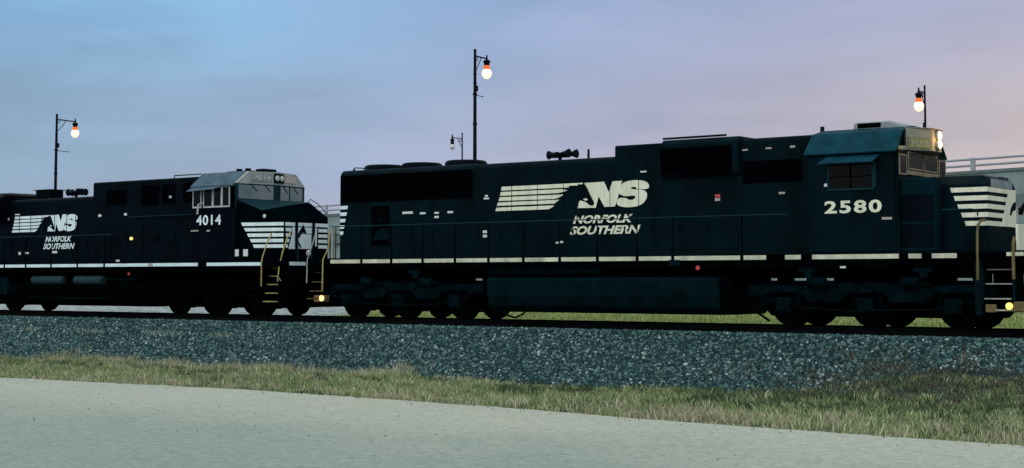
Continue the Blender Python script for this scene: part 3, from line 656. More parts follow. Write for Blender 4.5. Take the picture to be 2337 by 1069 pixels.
# ================================================================== lead locomotive
A = empty('locomotive', (-21.3, 0, 0), 'black lead locomotive numbered 2580, nearer one at centre and right, white horse emblem', 'locomotive', 'freight locomotives')
K = 'black_paint'
fr = MB().box(-31.95, -10.75, -1.50, 1.50, 1.52, 1.715); fr.box(-31.9, -10.8, -1.48, -1.40, 1.40, 1.52); fr.box(-31.9, -10.8, 1.40, 1.48, 1.40, 1.52); fr.box(-31.5, -11.2, -.42, .42, 1.24, 1.519)
fr.build('underframe', 'underframe', A, bevel=.012)
B(-31.93, -10.77, -1.49, 1.49, 1.717, 1.735).build('walkway', K, A)
# sill stripe, broken at each stanchion
ST = [-30.75, -29.75, -28.62, -27.47, -26.32, -25.17, -24.01, -22.84, -21.67, -20.48, -19.45, -17.54]
sb = MB(); edges = [-31.0] + ST[1:] + [-16.85]
for a_, b_ in list(zip(edges[:-1], edges[1:])) + [(-16.45, -15.95), (-15.76, -13.55), (-13.42, -13.02), (-12.88, -12.22)]:
    B(a_ + .05, b_ - .045, -1.506, -1.5, 1.585, 1.69).build('sill_stripe', 'stripe_cream', A)
B(-11.17, -10.80, -1.506, -1.5, 1.62, 1.70).build('sill_stripe', 'stripe_cream', A)
# long hood
hd = MB(); pr_ = hood_prof(.95, 1.74, 4.33, .22)
hd.px(pr_, -31.10, -26.05); hd.px(hood_prof(.95, 1.741, 4.30, .16), -26.048, -21.48)
hd.px(hood_prof(.95, 1.742, 4.57, .06), -21.478, -20.02); hd.px(hood_prof(.95, 1.743, 4.57, .06), -20.018, -17.80); hd.px(hood_prof(.95, 1.744, 4.55, .10), -17.798, -15.82)
door_panels(hd, [-30.2 + .0, -29.9], 1.85, 3.2, -.95)
door_panels(hd, [-29.1, -28.3, -27.5, -26.7, -25.9, -25.1, -24.3, -23.5, -22.7, -21.9, -21.1, -20.3, -19.5, -18.7, -17.9], 1.86, 2.92, -.95)
hd.build('long_hood', K, A, bevel=.02)
grille(A, -31.06, -26.15, 3.38, 4.16, -.95)
# doorway recess with its pale patch near the rear
B(-29.86, -29.16, -.968, -.951, 2.10, 3.24).build('hood_door', 'grille_black', A, bevel=.01)
MB().poly([(-29.78, -.970, 2.26), (-29.18, -.970, 2.28), (-29.17, -.970, 2.54), (-29.36, -.970, 2.60), (-29.62, -.970, 2.54)]).poly([(-29.62, -.970, 2.80), (-29.52, -.970, 2.74), (-29.36, -.970, 2.82), (-29.45, -.970, 2.90)]).build('worn_patch', 'tank_paint', A)
# flared electrical box with grille, and the dark opening beside the cab
MB().px([(-1.02, 3.66), (-1.12, 3.74), (-1.12, 4.52), (-1.0, 4.62), (1.0, 4.62), (1.12, 4.52), (1.12, 3.74), (1.02, 3.66)], -20.02, -17.83).build('blower_box', K, A, bevel=.03)
grille(A, -20.12 + .12, -18.0, 3.76, 4.40, -1.12, 'intake_grille')
B(-17.78, -16.2, -.962, -.951, 3.45, 3.99).build('air_opening', 'grille_black', A)
MB().tube([(-20.0, -1.0, 4.66), (-18.2, -1.0, 4.66)], .03, 6).build('lid_rail', K, A)
for i, x in enumerate((-30.2, -28.75, -27.12)): fan(A, x, 4.36)
MB().tube([(-30.85, -.6, 4.30), (-30.85, -.6, 4.42), (-30.55, -.6, 4.40), (-30.30, -.6, 4.35)], .018, 6).cyl((-30.93, -.55, 4.30), (-30.93, -.55, 4.40), .03).build('grab_iron', 'rail_dark', A)
horn(A, -23.86, 4.48, 1)
MB().cyl((-22.93, 0, 4.28), (-22.93, 0, 4.62), .035, .03).build('antenna', 'steel_dark', A)
MB().cyl((-16.11, 0, 4.53), (-16.11, 0, 4.82), .055, .05).build('exhaust_pipe', 'steel_dark', A)
# lettering
logo(A, -25.36, 2.97, 5.02, .67, -.972, 'cream_paint')
for x in (-24.78, -23.92, -23.08, -21.62, -20.75): B(x - .006, x + .006, -.984, -.980, 2.93, 3.72).build('door_seam', 'black_hood', A)
text('lettering', 'NORFOLK', A, 'cream_paint', -22.78, 2.575, -.974, .215, 1.86, .30, .040)
text('lettering', 'SOUTHERN', A, 'cream_paint', -22.88, 2.285, -.974, .225, 2.18, .30, .040)
text('road_number', '2580', A, 'cream_paint', -15.38, 2.63, -1.506, .295, 1.40, 0, .030, space=1.16)
# rear end stripes
rs = MB()
for i, (za, l0) in enumerate(((3.28, .31), (3.09, .27), (2.90, .22), (2.71, .18), (2.53, .14))): rs.poly([(-31.09, -.953, za - .10), (-31.09 + l0 - .03, -.953, za - .10), (-31.09 + l0, -.953, za), (-31.09, -.953, za)])
for i in range(5): rs.box(-31.106, -31.102, -.93, .93, 3.18 - .19 * i, 3.28 - .19 * i)
rs.build('end_stripe', 'white_paint', A)
placards(A, [(-28.67, -28.28, 2.985, 3.05), (-28.02, -27.81, 2.96, 3.015), (-27.02, -26.82, 2.965, 3.02), (-25.74, -25.56, 3.31, 3.36), (-20.70, -20.52, 3.84, 3.88), (-23.34, -23.24, 2.07, 2.11), (-23.22, -23.1, 2.08, 2.13)], -.962)
placards(A, [(-27.49, -27.33, 2.96, 3.01), (-27.49, -27.33, 2.84, 2.90), (-25.70, -25.6, 3.38, 3.43), (-25.77, -25.63, 2.385, 2.46), (-25.77, -25.63, 2.27, 2.34)], -.962)
placards(A, [(-18.55, -18.41, 3.05, 3.12), (-16.81, -16.65, 3.16, 3.21), (-17.78, -17.63, 4.25, 4.29), (-17.15, -16.99, 4.26, 4.30), (-16.50, -16.37, 4.26, 4.31)], -.962, 'placard_dim')
B(-18.55, -18.41, -.957, -.951, 3.14, 3.21).build('placard', 'red_paint', A)
placards(A, [(-15.38, -15.27, 3.26, 3.33)], -1.506)
placards(A, [(-13.98, -13.74, 2.465, 2.52)], -1.506, 'placard_dim')
# cab
cp = [(-1.5, 1.738), (-1.5, 4.02), (-1.46, 4.05), (-1.06, 4.46), (-.5, 4.585), (.5, 4.585), (1.06, 4.46), (1.46, 4.05), (1.5, 4.02), (1.5, 1.738)]
cb = MB().px(cp, -15.80, -13.66).build('cab', K, A, bevel=.02)
rp = [(-1.57, 3.985), (-1.50, 4.03), (-1.10, 4.475), (-.52, 4.61), (.52, 4.61), (1.10, 4.475), (1.50, 4.03), (1.57, 3.985), (1.59, 4.02), (1.12, 4.52), (.53, 4.655), (-.53, 4.655), (-1.12, 4.52), (-1.59, 4.02)]
MB().px(rp, -15.86, -13.60).build('cab_roof', 'roof_sky_tint', A, bevel=.01)
# side window with frame, panes and sunshade
wf = MB(); x0, x1, z0, z1 = -15.24, -14.20, 3.20, 3.78
for a_ in ((x0 - .06, x1 + .06, z1, z1 + .05), (x0 - .06, x1 + .06, z0 - .05, z0), (x0 - .06, x0, z0, z1), (x1, x1 + .10, z0, z1)): wf.box(a_[0], a_[1], -1.53, -1.501, a_[2], a_[3])
wfo = wf.build('window_frame', 'apron_paint', A, bevel=.006)
B(x0, x1, -1.512, -1.501, z0, z1).build('pane', 'window_glass', wfo)
MB().box(-14.74, -14.70, -1.52, -1.513, z0, z1).box(x0, x1, -1.52, -1.513, 3.46, 3.48).build('mullion', 'underframe', wfo)
MB().hexa([(-15.40, -1.80, 3.76), (-14.08, -1.80, 3.76), (-14.0, -1.505, 3.93), (-15.30, -1.505, 3.93)], [(-15.40, -1.80, 3.785), (-14.08, -1.80, 3.785), (-14.0, -1.505, 3.955), (-15.30, -1.505, 3.955)]).build('sunshade', 'roof_sky_tint', A)
# cab front: wall, windscreens, light housing
cf = B(-13.658, -13.60, -1.46, 1.46, 1.74, 4.03).box(-13.658, -13.60, -1.06, 1.06, 4.031, 4.45).build('cab_front', 'black_paint', A, bevel=.01)
for ya, yb, za, zb in ((-1.38, -1.02, 3.52, 3.92), (-.86, -.08, 3.66, 4.00), (.08, .86, 3.66, 4.00), (1.02, 1.38, 3.52, 3.92)):
    wfm = MB(); t_ = .035
    for b_ in ((ya - t_, yb + t_, zb, zb + t_), (ya - t_, yb + t_, za - t_, za), (ya - t_, ya, za, zb), (yb, yb + t_, za, zb)): wfm.box(-13.599, -13.575, b_[0], b_[1], b_[2], b_[3])
    wo_ = wfm.build('windscreen', 'dirty_cream', A); B(-13.599, -13.585, ya, yb, za, zb).build('pane', 'window_glass', wo_)
B(-13.599, -13.57, -1.0, 1.0, 3.50, 3.60).build('windscreen_sill', 'dirty_cream', A, bevel=.01)
B(-13.60, -13.45, -1.46, -1.30, 4.02, 4.12).build('marker_housing', 'dirty_cream', A, bevel=.02)
hb = [(-.98, -13.60), (-.28, -13.24), (.28, -13.24), (.98, -13.60)]
MB().loft([[(x, y, 4.06) for y, x in hb], [(x, y, 4.575) for y, x in hb]]).build('light_housing', 'housing_grey', A, bevel=.015)
MB().loft([[(x, y, 4.577) for y, x in [(-1.0, -13.62), (-.29, -13.2), (.29, -13.2), (1.0, -13.62)]], [(x, y, 4.595) for y, x in [(-1.0, -13.62), (-.29, -13.2), (.29, -13.2), (1.0, -13.62)]]]).build('housing_lid', 'housing_grey', A)
dx, dy = .36, .70; ln = math.hypot(dx, dy); ux, uy = dx / ln, dy / ln; nx_, ny_ = uy, -ux
def on_side(t0, t1, z0, z1, off, thk, name, m, par):
    p = lambda t, d: (-13.60 + ux * t + nx_ * d, -.98 + uy * t + ny_ * d)
    a0, a1, b0, b1 = p(t0, off), p(t1, off), p(t1, off + thk), p(t0, off + thk)
    return MB().hexa([(*b0, z0), (*b1, z0), (*a1, z0), (*a0, z0)], [(*b0, z1), (*b1, z1), (*a1, z1), (*a0, z1)]).build(name, m, par)
nb = on_side(.06, .72, 4.11, 4.36, .002, .02, 'number_board', 'board_glass', A)
tx, ty = -13.60 + ux * .12 + nx_ * .024, -.98 + uy * .12 + ny_ * .024
text('digits', '2580', nb, 'board_digit', tx, 4.15, ty, .15, .52, 0, .01, axis=(ux, uy))
for z in (4.44, 4.23):
    hl = MB().lathe([(.02, -.02), (.10, -.02), (.115, 0), (.115, .06), (.10, .07)], (-13.235, 0, z), 'x', 20).build('headlight', 'cab_grey', A, smooth_=True)
    MB().lathe([(.0, .02), (.06, .075), (.098, .05), (.098, .01), (.0, .0)], (-13.215, 0, z), 'x', 20).build('lens', 'headlight_lit', hl, smooth_=True)
def lit(name, loc, e, col, par, rad=.08):
    ld = bpy.data.lights.new(name, 'POINT'); ld.energy = e; ld.color = col; ld.shadow_soft_size = rad
    o = bpy.data.objects.new(name, ld); COL.objects.link(o); o.parent = par; o.location = Vector(loc) - ORG[par.name]
lit('headlight_glow', (-13.02, -.02, 4.33), 13, (1, .50, .14), A)
lit('ditch_light_glow', (-31.36, -1.70, .58), 1.1, (1, .42, .10), A, .05)
lit('ditch_light_glow', (-11.22, -1.72, .56), .8, (1, .66, .16), A, .05)
# roof air conditioner
ac = MB().hexa([(-15.05, -.62, 4.62), (-13.62, -.62, 4.60), (-13.62, .62, 4.60), (-15.05, .62, 4.62)], [(-15.02, -.60, 4.80), (-14.15, -.60, 4.80), (-14.15, .60, 4.80), (-15.02, .60, 4.80)]).build('air_conditioner', 'cab_grey_pale', A, bevel=.03)
B(-14.92, -14.35, -.632, -.612, 4.66, 4.77).build('vent', 'grille_black', ac)
# battery cabinet ahead of the cab and short hood
B(-13.655, -12.78, -1.32, -.985, 1.74, 3.40).build('battery_cabinet', 'cabinet_paint', A, bevel=.03)
for za, zb in ((2.42, 3.02), (1.84, 2.36)): B(-13.6, -12.83, -1.335, -1.321, za, zb).build('cabinet_door', 'black_hood', A, bevel=.01)
ns = [(-.93, 1.742), (-.93, 3.24), (-.72, 3.44), (.72, 3.44), (.93, 3.24), (.93, 1.742)]
nsf = [(-.93, 1.742), (-.93, 3.22), (-.74, 3.36), (.74, 3.36), (.93, 3.22), (.93, 1.742)]
MB().loft([[(-13.598, y, z) for y, z in ns], [(-11.95, y, z) for y, z in ns], [(-11.76, y, z) for y, z in nsf]]).build('short_hood', K, A, bevel=.02)
MB().hexa([(-11.758, -.70, 3.17), (-11.748, -.70, 3.17), (-11.748, .70, 3.17), (-11.758, .70, 3.17)], [(-11.758, -.70, 3.352), (-11.748, -.70, 3.352), (-11.748, .70, 3.352), (-11.758, .70, 3.352)]).build('nose_band', 'cab_grey_pale', A)
n1 = MB()
for i in range(5):
    zt = 3.16 - .1875 * i; zb_ = zt - .105; xl = -12.60 + .0795 * i
    n1.box(0, 0, 0, 0, 0, 0) if False else n1.hexa([(xl + .03, -.934, zb_), (-11.76, -.934, zb_), (-11.76, -.931, zb_), (xl + .03, -.931, zb_)], [(xl, -.934, zt), (-11.76, -.934, zt), (-11.76, -.931, zt), (xl, -.931, zt)])
    n1.box(-11.757, -11.754, -.934, .52 - .13 * i, zb_, zt)
n1.poly([(-11.7535, .46, 3.16), (-11.7535, .93, 3.16), (-11.7535, .93, 2.31), (-11.7535, -.08, 2.31)][::-1])
n1.build('nose_stripe', 'cream_paint', A)
# horse head in black on the white nose panel (simple silhouette)
MB().poly([(-11.752, .93, 2.90), (-11.752, .74, 2.86), (-11.752, .56, 2.72), (-11.752, .50, 2.58), (-11.752, .60, 2.56), (-11.752, .70, 2.66), (-11.752, .93, 2.72)][::-1]).build('nose_emblem', 'black_paint_clean', A)
MB().tube([(-11.75, -.3, 3.36), (-11.70, -.3, 3.40), (-11.70, .3, 3.40), (-11.75, .3, 3.36)], .015, 6).build('grab_iron', 'rail_dark', A)
# front platform, steps, rails, pilot
steps(A, -11.70, -11.06, -1.5, [1.33, 1.02, .70], 'rail_pale', 'tank_paint')
B(-11.60, -11.0, -1.49, -1.25, .44, .47).build('step', 'rail_pale', A)
MB().tube([(-11.80, -.98, 2.42), (-11.80, -1.25, 2.40), (-11.80, -1.44, 2.30), (-11.80, -1.50, 2.1), (-11.80, -1.52, 1.1)], .030, 8).build('grab_rail', 'dirty_yellow', A, smooth_=True)
B(-11.88, -11.73, -1.50, -1.30, .34, 1.52).build('step_plate', 'tank_paint', A, bevel=.01)
MB().tube([(-11.02, -1.40, 2.02), (-11.02, -1.50, 1.9), (-11.02, -1.52, 1.12)], .036, 8).build('grab_rail', 'dirty_yellow', A, smooth_=True)
MB().tube([(-12.6, -1.50, 2.65), (-11.9, -1.50, 2.65), (-11.8, -1.46, 2.60), (-11.8, -1.44, 2.50)], .016, 6).build('handrail', 'rail_dark', A)
B(-10.80, -10.74, -1.45, 1.45, .28, 1.72).build('pilot_plate', 'tank_paint', A)
MB().hexa([(-10.74, -1.4, .14), (-10.40, -1.3, .14), (-10.40, 1.3, .14), (-10.74, 1.4, .14)], [(-10.74, -1.4, .80), (-10.70, -1.35, .80), (-10.70, 1.35, .80), (-10.74, 1.4, .80)]).build('plow', 'underframe', A)
B(-10.98, -10.93, -1.45, -.55, 1.74, 2.30).build('end_gate', 'cream_paint', A, bevel=.01)
B(-10.98, -10.93, .55, 1.45, 1.74, 2.30).build('end_gate', 'cream_paint', A, bevel=.01)
for s_ in (-1, 1): MB().tube([(-10.95, s_ * 1.42, 1.74), (-10.95, s_ * 1.42, 2.66), (-10.95, s_ * .5, 2.68), (-10.95, s_ * .5, 1.74)], .022, 6).build('end_rail', 'rail_pale', A)
MB().tube([(-10.90, -1.35, 2.52), (-10.85, -1.75 + .35, 2.62), (-10.80, -1.30, 2.74), (-10.8, -1.1, 2.72), (-10.8, -.9, 2.5), (-10.8, -.8, 2.2)], .05, 8).build('cable_loop', 'hose_rubber', A, smooth_=True)
for y in (-1.15, 1.15):
    dl = B(-11.02, -10.80, y - .42, y + .22, .42, .64).build('ditch_light', 'dirty_yellow', A, bevel=.02)
    MB().lathe([(0, .06), (.07, .05), (.10, .02), (.10, -.02), (0, -.02)], (-10.80, y - .28, .53), 'x', 18).build('lens', 'ditch_lit', dl, smooth_=True)
    if y < 0: MB().lathe([(0, .04), (.06, .025), (.078, 0), (.078, -.03), (0, -.03)], (-11.12, -1.52, .545), 'y', 18).build('lens', 'ditch_lit', dl, smooth_=True)
B(-11.66, -11.42, -1.50, -1.44, .40, .58).build('bracket', 'dirty_yellow', A, bevel=.02)  # box added for the ditch light's dim spill; its yellow carries the glow
coupler(A, -10.74, 1); coupler(A, -31.95, -1)
MB().tube([(-10.9, -.5, .75), (-10.7, -.45, .5), (-10.5, -.3, .3), (-10.3, -.2, .4)], .03, 8).build('air_hose', 'hose_rubber', A, smooth_=True)
# rear steps, posts and light
steps(A, -31.90, -31.25, -1.5, [1.33, 1.05, .78, .56], 'dirty_yellow', 'underframe')
MB().tube([(-31.88, -1.20, 2.42), (-31.88, -1.25, 2.25), (-31.88, -1.50, 1.72), (-31.88, -1.52, 1.02)], .018, 8).build('grab_rail', 'rail_pale', A, smooth_=True)
MB().tube([(-31.25, -1.22, 2.60), (-31.25, -1.27, 2.05), (-31.25, -1.50, 1.70), (-31.25, -1.52, .80)], .021, 8).build('grab_rail', 'yellow_paint', A, smooth_=True)
MB().tube([(-30.92, -1.45, 1.74), (-30.92, -1.45, 2.62)], .045, 8).build('end_post', 'rail_pale', A)
MB().tube([(-31.6, -.6, 1.74), (-31.6, -.6, 2.6), (-31.6, .6, 2.6), (-31.6, .6, 1.74)], .022, 6).build('end_rail', 'rail_pale', A)
B(-31.95, -31.89, -1.45, 1.45, .3, 1.5).build('pilot_plate', 'underframe', A)
dl = B(-31.62, -31.16, -1.50, -1.30, .46, .66).build('ditch_light', 'dirty_yellow', A, bevel=.02)
MB().lathe([(0, .05), (.06, .035), (.085, 0), (.085, -.03), (0, -.03)], (-31.26, -1.52, .575), 'y', 18).build('lens', 'ditch_lit_orange', dl, smooth_=True)
# walkway rails
handrail(A, None, [x + .0 for x in ST], -1.5, 'rail_dark', 1.73, 2.65, (-30.92, -16.35))
handrail(A, None, [x + .0 for x in ST], 1.5, 'rail_dark', 1.73, 2.65, (-30.92, -16.35))
# below the deck
MB().px(tanks_prof(1.42, .25, 1.18), -25.30, -18.23).build('fuel_tank', 'tank_paint', A, bevel=.03)
MB().cyl((-25.34, -1.22, 1.39), (-21.62, -1.22, 1.39), .165, None, 18).build('air_reservoir', 'tank_paint', A, bevel=.02)
B(-21.55, -18.24, -1.15, 1.15, 1.183, 1.45).build('equipment_box', 'underframe', A)
B(-25.3, -21.56, -1.0, 1.0, 1.183, 1.45).build('tank_saddle', 'underframe', A)
MB().cyl((-18.75, -1.50, 1.40), (-18.75, -1.44, 1.40), .055, None, 12).build('fuel_cutoff', 'red_paint', A)
MB().box(-19.55, -19.25, -1.52, -1.46, 1.45, 1.60).build('bracket', 'tank_paint', A)
MB().px([(-1.30, .30), (-1.05, .26), (-1.05, 1.1), (-1.30, 1.1)], -18.2, -17.9).build('sand_pipe_guard', 'underframe', A)
MB().tube([(-18.0, -1.1, .95), (-17.7, -1.12, .6), (-17.45, -1.0, .35), (-17.15, -.85, .12)], .03, 6).build('sand_pipe', 'underframe', A, smooth_=True)
MB().tube([(-25.05, -1.1, .35), (-24.8, -1.15, .16), (-24.5, -1.2, .10), (-24.25, -1.2, .20), (-24.1, -1.2, .32)], .028, 6).build('air_hose', 'hose_rubber', A, smooth_=True)
eq = MB()
for a_, b_ in ((-31.3, -27.42), (-27.22, -26.0), (-25.75, -25.36), (-18.2, -17.06), (-16.86, -16.42), (-16.1, -15.6), (-15.4, -14.72), (-14.5, -14.35), (-14.2, -12.45), (-12.1, -11.9)): B(a_, b_, -1.01, -.97, 1.08, 1.155).build('piping_plate', 'underframe', A)
for a_, b_ in ((-31.3, -25.36), (-18.2, -11.9)):
    B(a_, b_, -1.014, -.966, .90, 1.092).build('piping_plate', 'underframe', A); B(a_, b_, -1.014, -.966, 1.145, 1.2399).build('piping_plate', 'underframe', A)
B(-31.3, -25.4, .95, .99, 1.16, 1.2399).build('piping_plate', 'underframe', A)
for x, z in ((-27.85, 1.36), (-15.9, 1.36), (-13.1, 1.36)): MB().box(x - .2, x + .22, -1.42, -1.3, z - .07, z + .1).box(x - .06, x + .12, -1.41, -1.31, z - .2, z - .07).build('drain_valve', 'tank_paint', A)
placards(A, [(-15.02, -14.88, 1.375, 1.42)], -1.484)
truck(A, (-30.55, -28.60, -26.57)); truck(A, (-16.60, -14.55, -12.47))

# ================================================================== second locomotive
Z_ = empty('locomotive', (-43.5, 0, 0), 'black second locomotive numbered 4014, farther one at left with wide pale cab front', 'locomotive', 'freight locomotives')
K = 'black_paint_clean'
fr = MB().box(-55.2, -32.72, -1.50, 1.50, 1.50, 1.66); fr.box(-55.1, -33.9, -1.48, -1.40, 1.36, 1.50); fr.box(-55.1, -33.9, 1.40, 1.48, 1.36, 1.50); fr.box(-54.9, -33.2, -.42, .42, 1.22, 1.499)
fr.build('underframe', 'underframe', Z_, bevel=.012)
B(-55.1, -32.74, -1.49, 1.49, 1.662, 1.68).build('walkway', K, Z_)
sb = MB()
for a_, b_ in ((-49.4, -47.95), (-47.9, -46.6), (-46.5, -45.38), (-45.28, -43.98), (-43.88, -42.57), (-42.47, -41.18), (-41.08, -36.6), (-36.2, -33.82)): B(a_, b_, -1.506, -1.5, 1.54, 1.642).build('sill_stripe', 'stripe_white', Z_)
B(-32.76, -32.715, -1.40, 1.40, 1.54, 1.65).build('sill_stripe', 'stripe_white', Z_)
placards(Z_, [(-38.95, -38.72, 1.555, 1.64)], -1.508, 'placard_dim')
hd = MB()
hd.px(hood_prof(.95, 1.69, 3.95, .14), -50.5, -42.42)
hd.px(hood_prof(.98, 1.691, 4.40, .07), -42.418, -36.89)
door_panels(hd, [-50.3 + .85 * i for i in range(10)], 1.85, 2.7, -.95)
door_panels(hd, [-42.2, -41.4, -40.6, -39.8, -39.0, -38.2, -37.4], 1.85, 3.0, -.98)
hd.build('long_hood', 'black_hood', Z_, bevel=.02)
MB().px([(-.96, 1.692), (-.96, 3.1), (-1.4, 3.55), (-1.4, 3.98), (-1.1, 4.14), (1.1, 4.14), (1.4, 3.98), (1.4, 3.55), (.96, 3.1), (.96, 1.692)], -54.4, -47.1).build('radiator_section', K, Z_, bevel=.03)
MB().loft([[(x, y, z) for x, y, z in ((-54, -.9, 4.12), (-47.0, -.9, 4.02), (-47.0, .9, 4.02), (-54, .9, 4.12))], [(x, y, z) for x, y, z in ((-53.8, -.7, 4.28), (-47.6, -.6, 4.24), (-47.6, .6, 4.24), (-53.8, .7, 4.28))]]).build('roof_hump', K, Z_, bevel=.05, seg=3)
MB().box(-46.52, -45.68, -.28, .28, 3.92, 4.30).box(-46.60, -45.60, -.34, .34, 4.301, 4.325).build('exhaust_stack', K, Z_, bevel=.01)
horn(Z_, -44.60, 4.14, 1, n=5, L=.26, bell=.13)
# roof blocks behind the cab
MB().tube([(-38.9, -.5, 4.40), (-38.9, -.5, 4.52), (-37.6, -.5, 4.52), (-37.6, -.5, 4.40)], .02, 6).build('grab_iron', 'rail_dark', Z_)
for x0, x1, z0, z1, n_ in ((-41.7, -40.7, 3.62, 4.1, 'intake_grille'), (-39.9, -39.1, 3.55, 4.2, 'intake_grille'), (-38.9, -38.3, 3.55, 4.2, 'intake_grille'), (-37.9, -37.2, 3.6, 4.2, 'intake_grille')): grille(Z_, x0, x1, z0, z1, -.98, n_)
logo(Z_, -46.88, 2.78, 3.75, .57, -1.0, 'white_paint')
for x in (-46.42, -45.78, -45.15, -44.45, -43.78, -43.3): B(x - .012, x + .012, -1.010, -1.007, 2.70, 3.40).build('door_seam', 'apron_paint', Z_)
text('lettering', 'NORFOLK', Z_, 'white_paint', -44.95, 2.42, -1.002, .20, 1.45, .30, .034)
text('lettering', 'SOUTHERN', Z_, 'white_paint', -45.05, 2.17, -1.002, .20, 1.72, .30, .034)
text('road_number', '4014', Z_, 'white_paint', -36.70, 2.81, -1.506, .32, 1.12, 0, .024, space=1.12)
placards(Z_, [(-47.13, -47.03, 3.23, 3.31), (-46.45, -46.32, 1.99, 2.09), (-46.07, -45.87, 2.02, 2.08), (-44.55, -44.28, 2.03, 2.11), (-42.11, -41.95, 3.23, 3.31), (-40.78, -40.64, 3.24, 3.32), (-46.7, -46.42, 3.40, 3.44), (-38.6, -38.45, 3.74, 3.84)], -.995)
placards(Z_, [(-40.78, -40.60, 1.71, 1.77)], -1.3)
placards(Z_, [(-36.94, -36.59, 2.625, 2.665), (-36.22, -36.06, 2.61, 2.66)], -1.506, 'placard_dim')
placards(Z_, [(-34.93, -34.79 + .02, 1.83, 2.04)], -1.506); placards(Z_, [(-34.55 - .05, -34.40, 1.83, 2.04)], -1.48)
am = MB().lathe([(0, .06), (.04, .05), (.055, .01), (.05, -.03), (0, -.03)], (-40.37, -1.02, 2.47), 'y', 14).build('marker_light', 'amber_lit', Z_, smooth_=True)
# cab
cp = [(-1.5, 1.684), (-1.5, 4.02), (-1.02, 4.42), (1.02, 4.42), (1.5, 4.02), (1.5, 1.684)]
MB().px(cp, -36.88, -34.95).build('cab', K, Z_, bevel=.02)
# roof skin over the slope
rp = [(-1.56, 3.99), (-1.03, 4.435), (1.03, 4.435), (1.56, 3.99), (1.58, 4.03), (1.05, 4.475), (-1.05, 4.475), (-1.58, 4.03)]
MB().px(rp, -36.92, -35.0).build('cab_roof', 'roof_sky_tint_grey', Z_)
MB().box(-36.3, -35.3, -.6, .6, 4.476, 4.54).box(-36.0, -35.86, -.5, -.36, 4.541, 4.62).box(-35.6, -35.46, -.5, -.36, 4.541, 4.62).build('roof_hatch', K, Z_, bevel=.01)
MB().box(-35.35, -34.98, -.3, .3, 4.476, 4.60).build('antenna_dome', K, Z_, bevel=.03)
# side windows
for xa, xb in ((-36.82, -36.50), (-36.34, -35.98), (-35.90, -35.58), (-35.50, -35.22)):
    f = MB(); t_ = .035; za, zb = 3.40, 3.97
    for b_ in ((xa - t_, xb + t_, zb, zb + t_), (xa - t_, xb + t_, za - t_ * 1.4, za), (xa - t_, xa, za, zb), (xb, xb + t_, za, zb)): f.box(b_[0], b_[1], -1.53, -1.501, b_[2], b_[3])
    fo = f.build('window', 'cab_grey', Z_); B(xa, xb, -1.510, -1.501, za, zb).build('pane', 'window_glass', fo)
MB().hexa([(-36.88, -1.78, 3.86), (-35.70, -1.78, 3.90), (-35.45, -1.505, 4.02), (-36.86, -1.505, 4.0)], [(-36.88, -1.78, 3.88), (-35.70, -1.78, 3.92), (-35.45, -1.505, 4.04), (-36.86, -1.505, 4.02)]).build('sunshade', 'roof_sky_tint_grey', Z_)
MB().tube([(-36.42, -1.52, 3.5), (-36.44, -1.66, 3.45), (-36.46, -1.68, 3.15)], .03, 6).build('mirror', 'cab_grey', Z_)
# cab front: shallow V in plan, brow above, windscreens, apron below
xm = -34.70; xe_ = -34.945
def vf(ypts, z0s, z1s, off, name, m, par, thk=.03):
    b = MB(); X_ = lambda y: xe_ + (xm - xe_) * (1 - abs(y) / 1.5) + off
    for i in range(len(ypts) - 1):
        ya, yb = ypts[i], ypts[i + 1]
        b.hexa([(X_(ya) - thk, ya, z0s[i]), (X_(ya), ya, z0s[i]), (X_(yb), yb, z0s[i + 1]), (X_(yb) - thk, yb, z0s[i + 1])], [(X_(ya) - thk, ya, z1s[i]), (X_(ya), ya, z1s[i]), (X_(yb), yb, z1s[i + 1]), (X_(yb) - thk, yb, z1s[i + 1])])
    return b.build(name, m, par)
vf([-1.5, 0, 1.5], [3.3] * 3, [4.08] * 3, 0, 'cab_front', 'apron_paint', Z_, .22)
vf([-1.5, -1.02, 0, 1.02, 1.5], [4.082, 4.082, 4.082, 4.082, 4.082], [4.09, 4.47, 4.49, 4.47, 4.09], .015, 'cab_brow', 'brow_paint', Z_, .24)
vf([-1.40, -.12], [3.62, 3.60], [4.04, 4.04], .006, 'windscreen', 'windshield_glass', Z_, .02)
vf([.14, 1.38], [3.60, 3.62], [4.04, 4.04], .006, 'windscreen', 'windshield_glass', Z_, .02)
vf([.14, .20], [3.60, 3.60], [4.04, 4.04], .012, 'windscreen_post', 'rail_dark', Z_, .02)
vf([.66, .72], [3.60, 3.60], [4.04, 4.04], .012, 'windscreen_post', 'rail_dark', Z_, .02)
for ya in (-.95, -.45, .35, .9):
    yb = ya + .22; X_ = lambda y: xe_ + (xm - xe_) * (1 - abs(y) / 1.5) + .02
    MB().tube([(X_(ya), ya, 4.06), (X_(yb), yb, 3.86)], .012, 5).build('wiper', 'rail_dark', Z_)
nb = vf([-.95, -.20], [4.17, 4.17], [4.40, 4.40], .035, 'number_board', 'cab_grey_pale', Z_, .04)
text('digits', '4014', nb, 'cab_grey', xe_ + (xm - xe_) * (1 - .88 / 1.5) + .042, 4.21, -.88, .15, .64, 0, .01, axis=(.163, .987))
nb = vf([.45, 1.0], [4.17, 4.17], [4.40, 4.38], .035, 'number_board', 'placard_dim', Z_, .04)
hh = vf([-.12, 0, .34], [4.14] * 3, [4.44] * 3, .05, 'headlight_housing', 'tank_paint', Z_, .06)
for y in (0, .22): MB().lathe([(0, .03), (.06, .03), (.09, .01), (.09, -.02), (0, -.02)], (-34.66 - (.03 if y else 0), y, 4.29), 'x', 18).build('headlight', 'headlight_off', hh, smooth_=True)
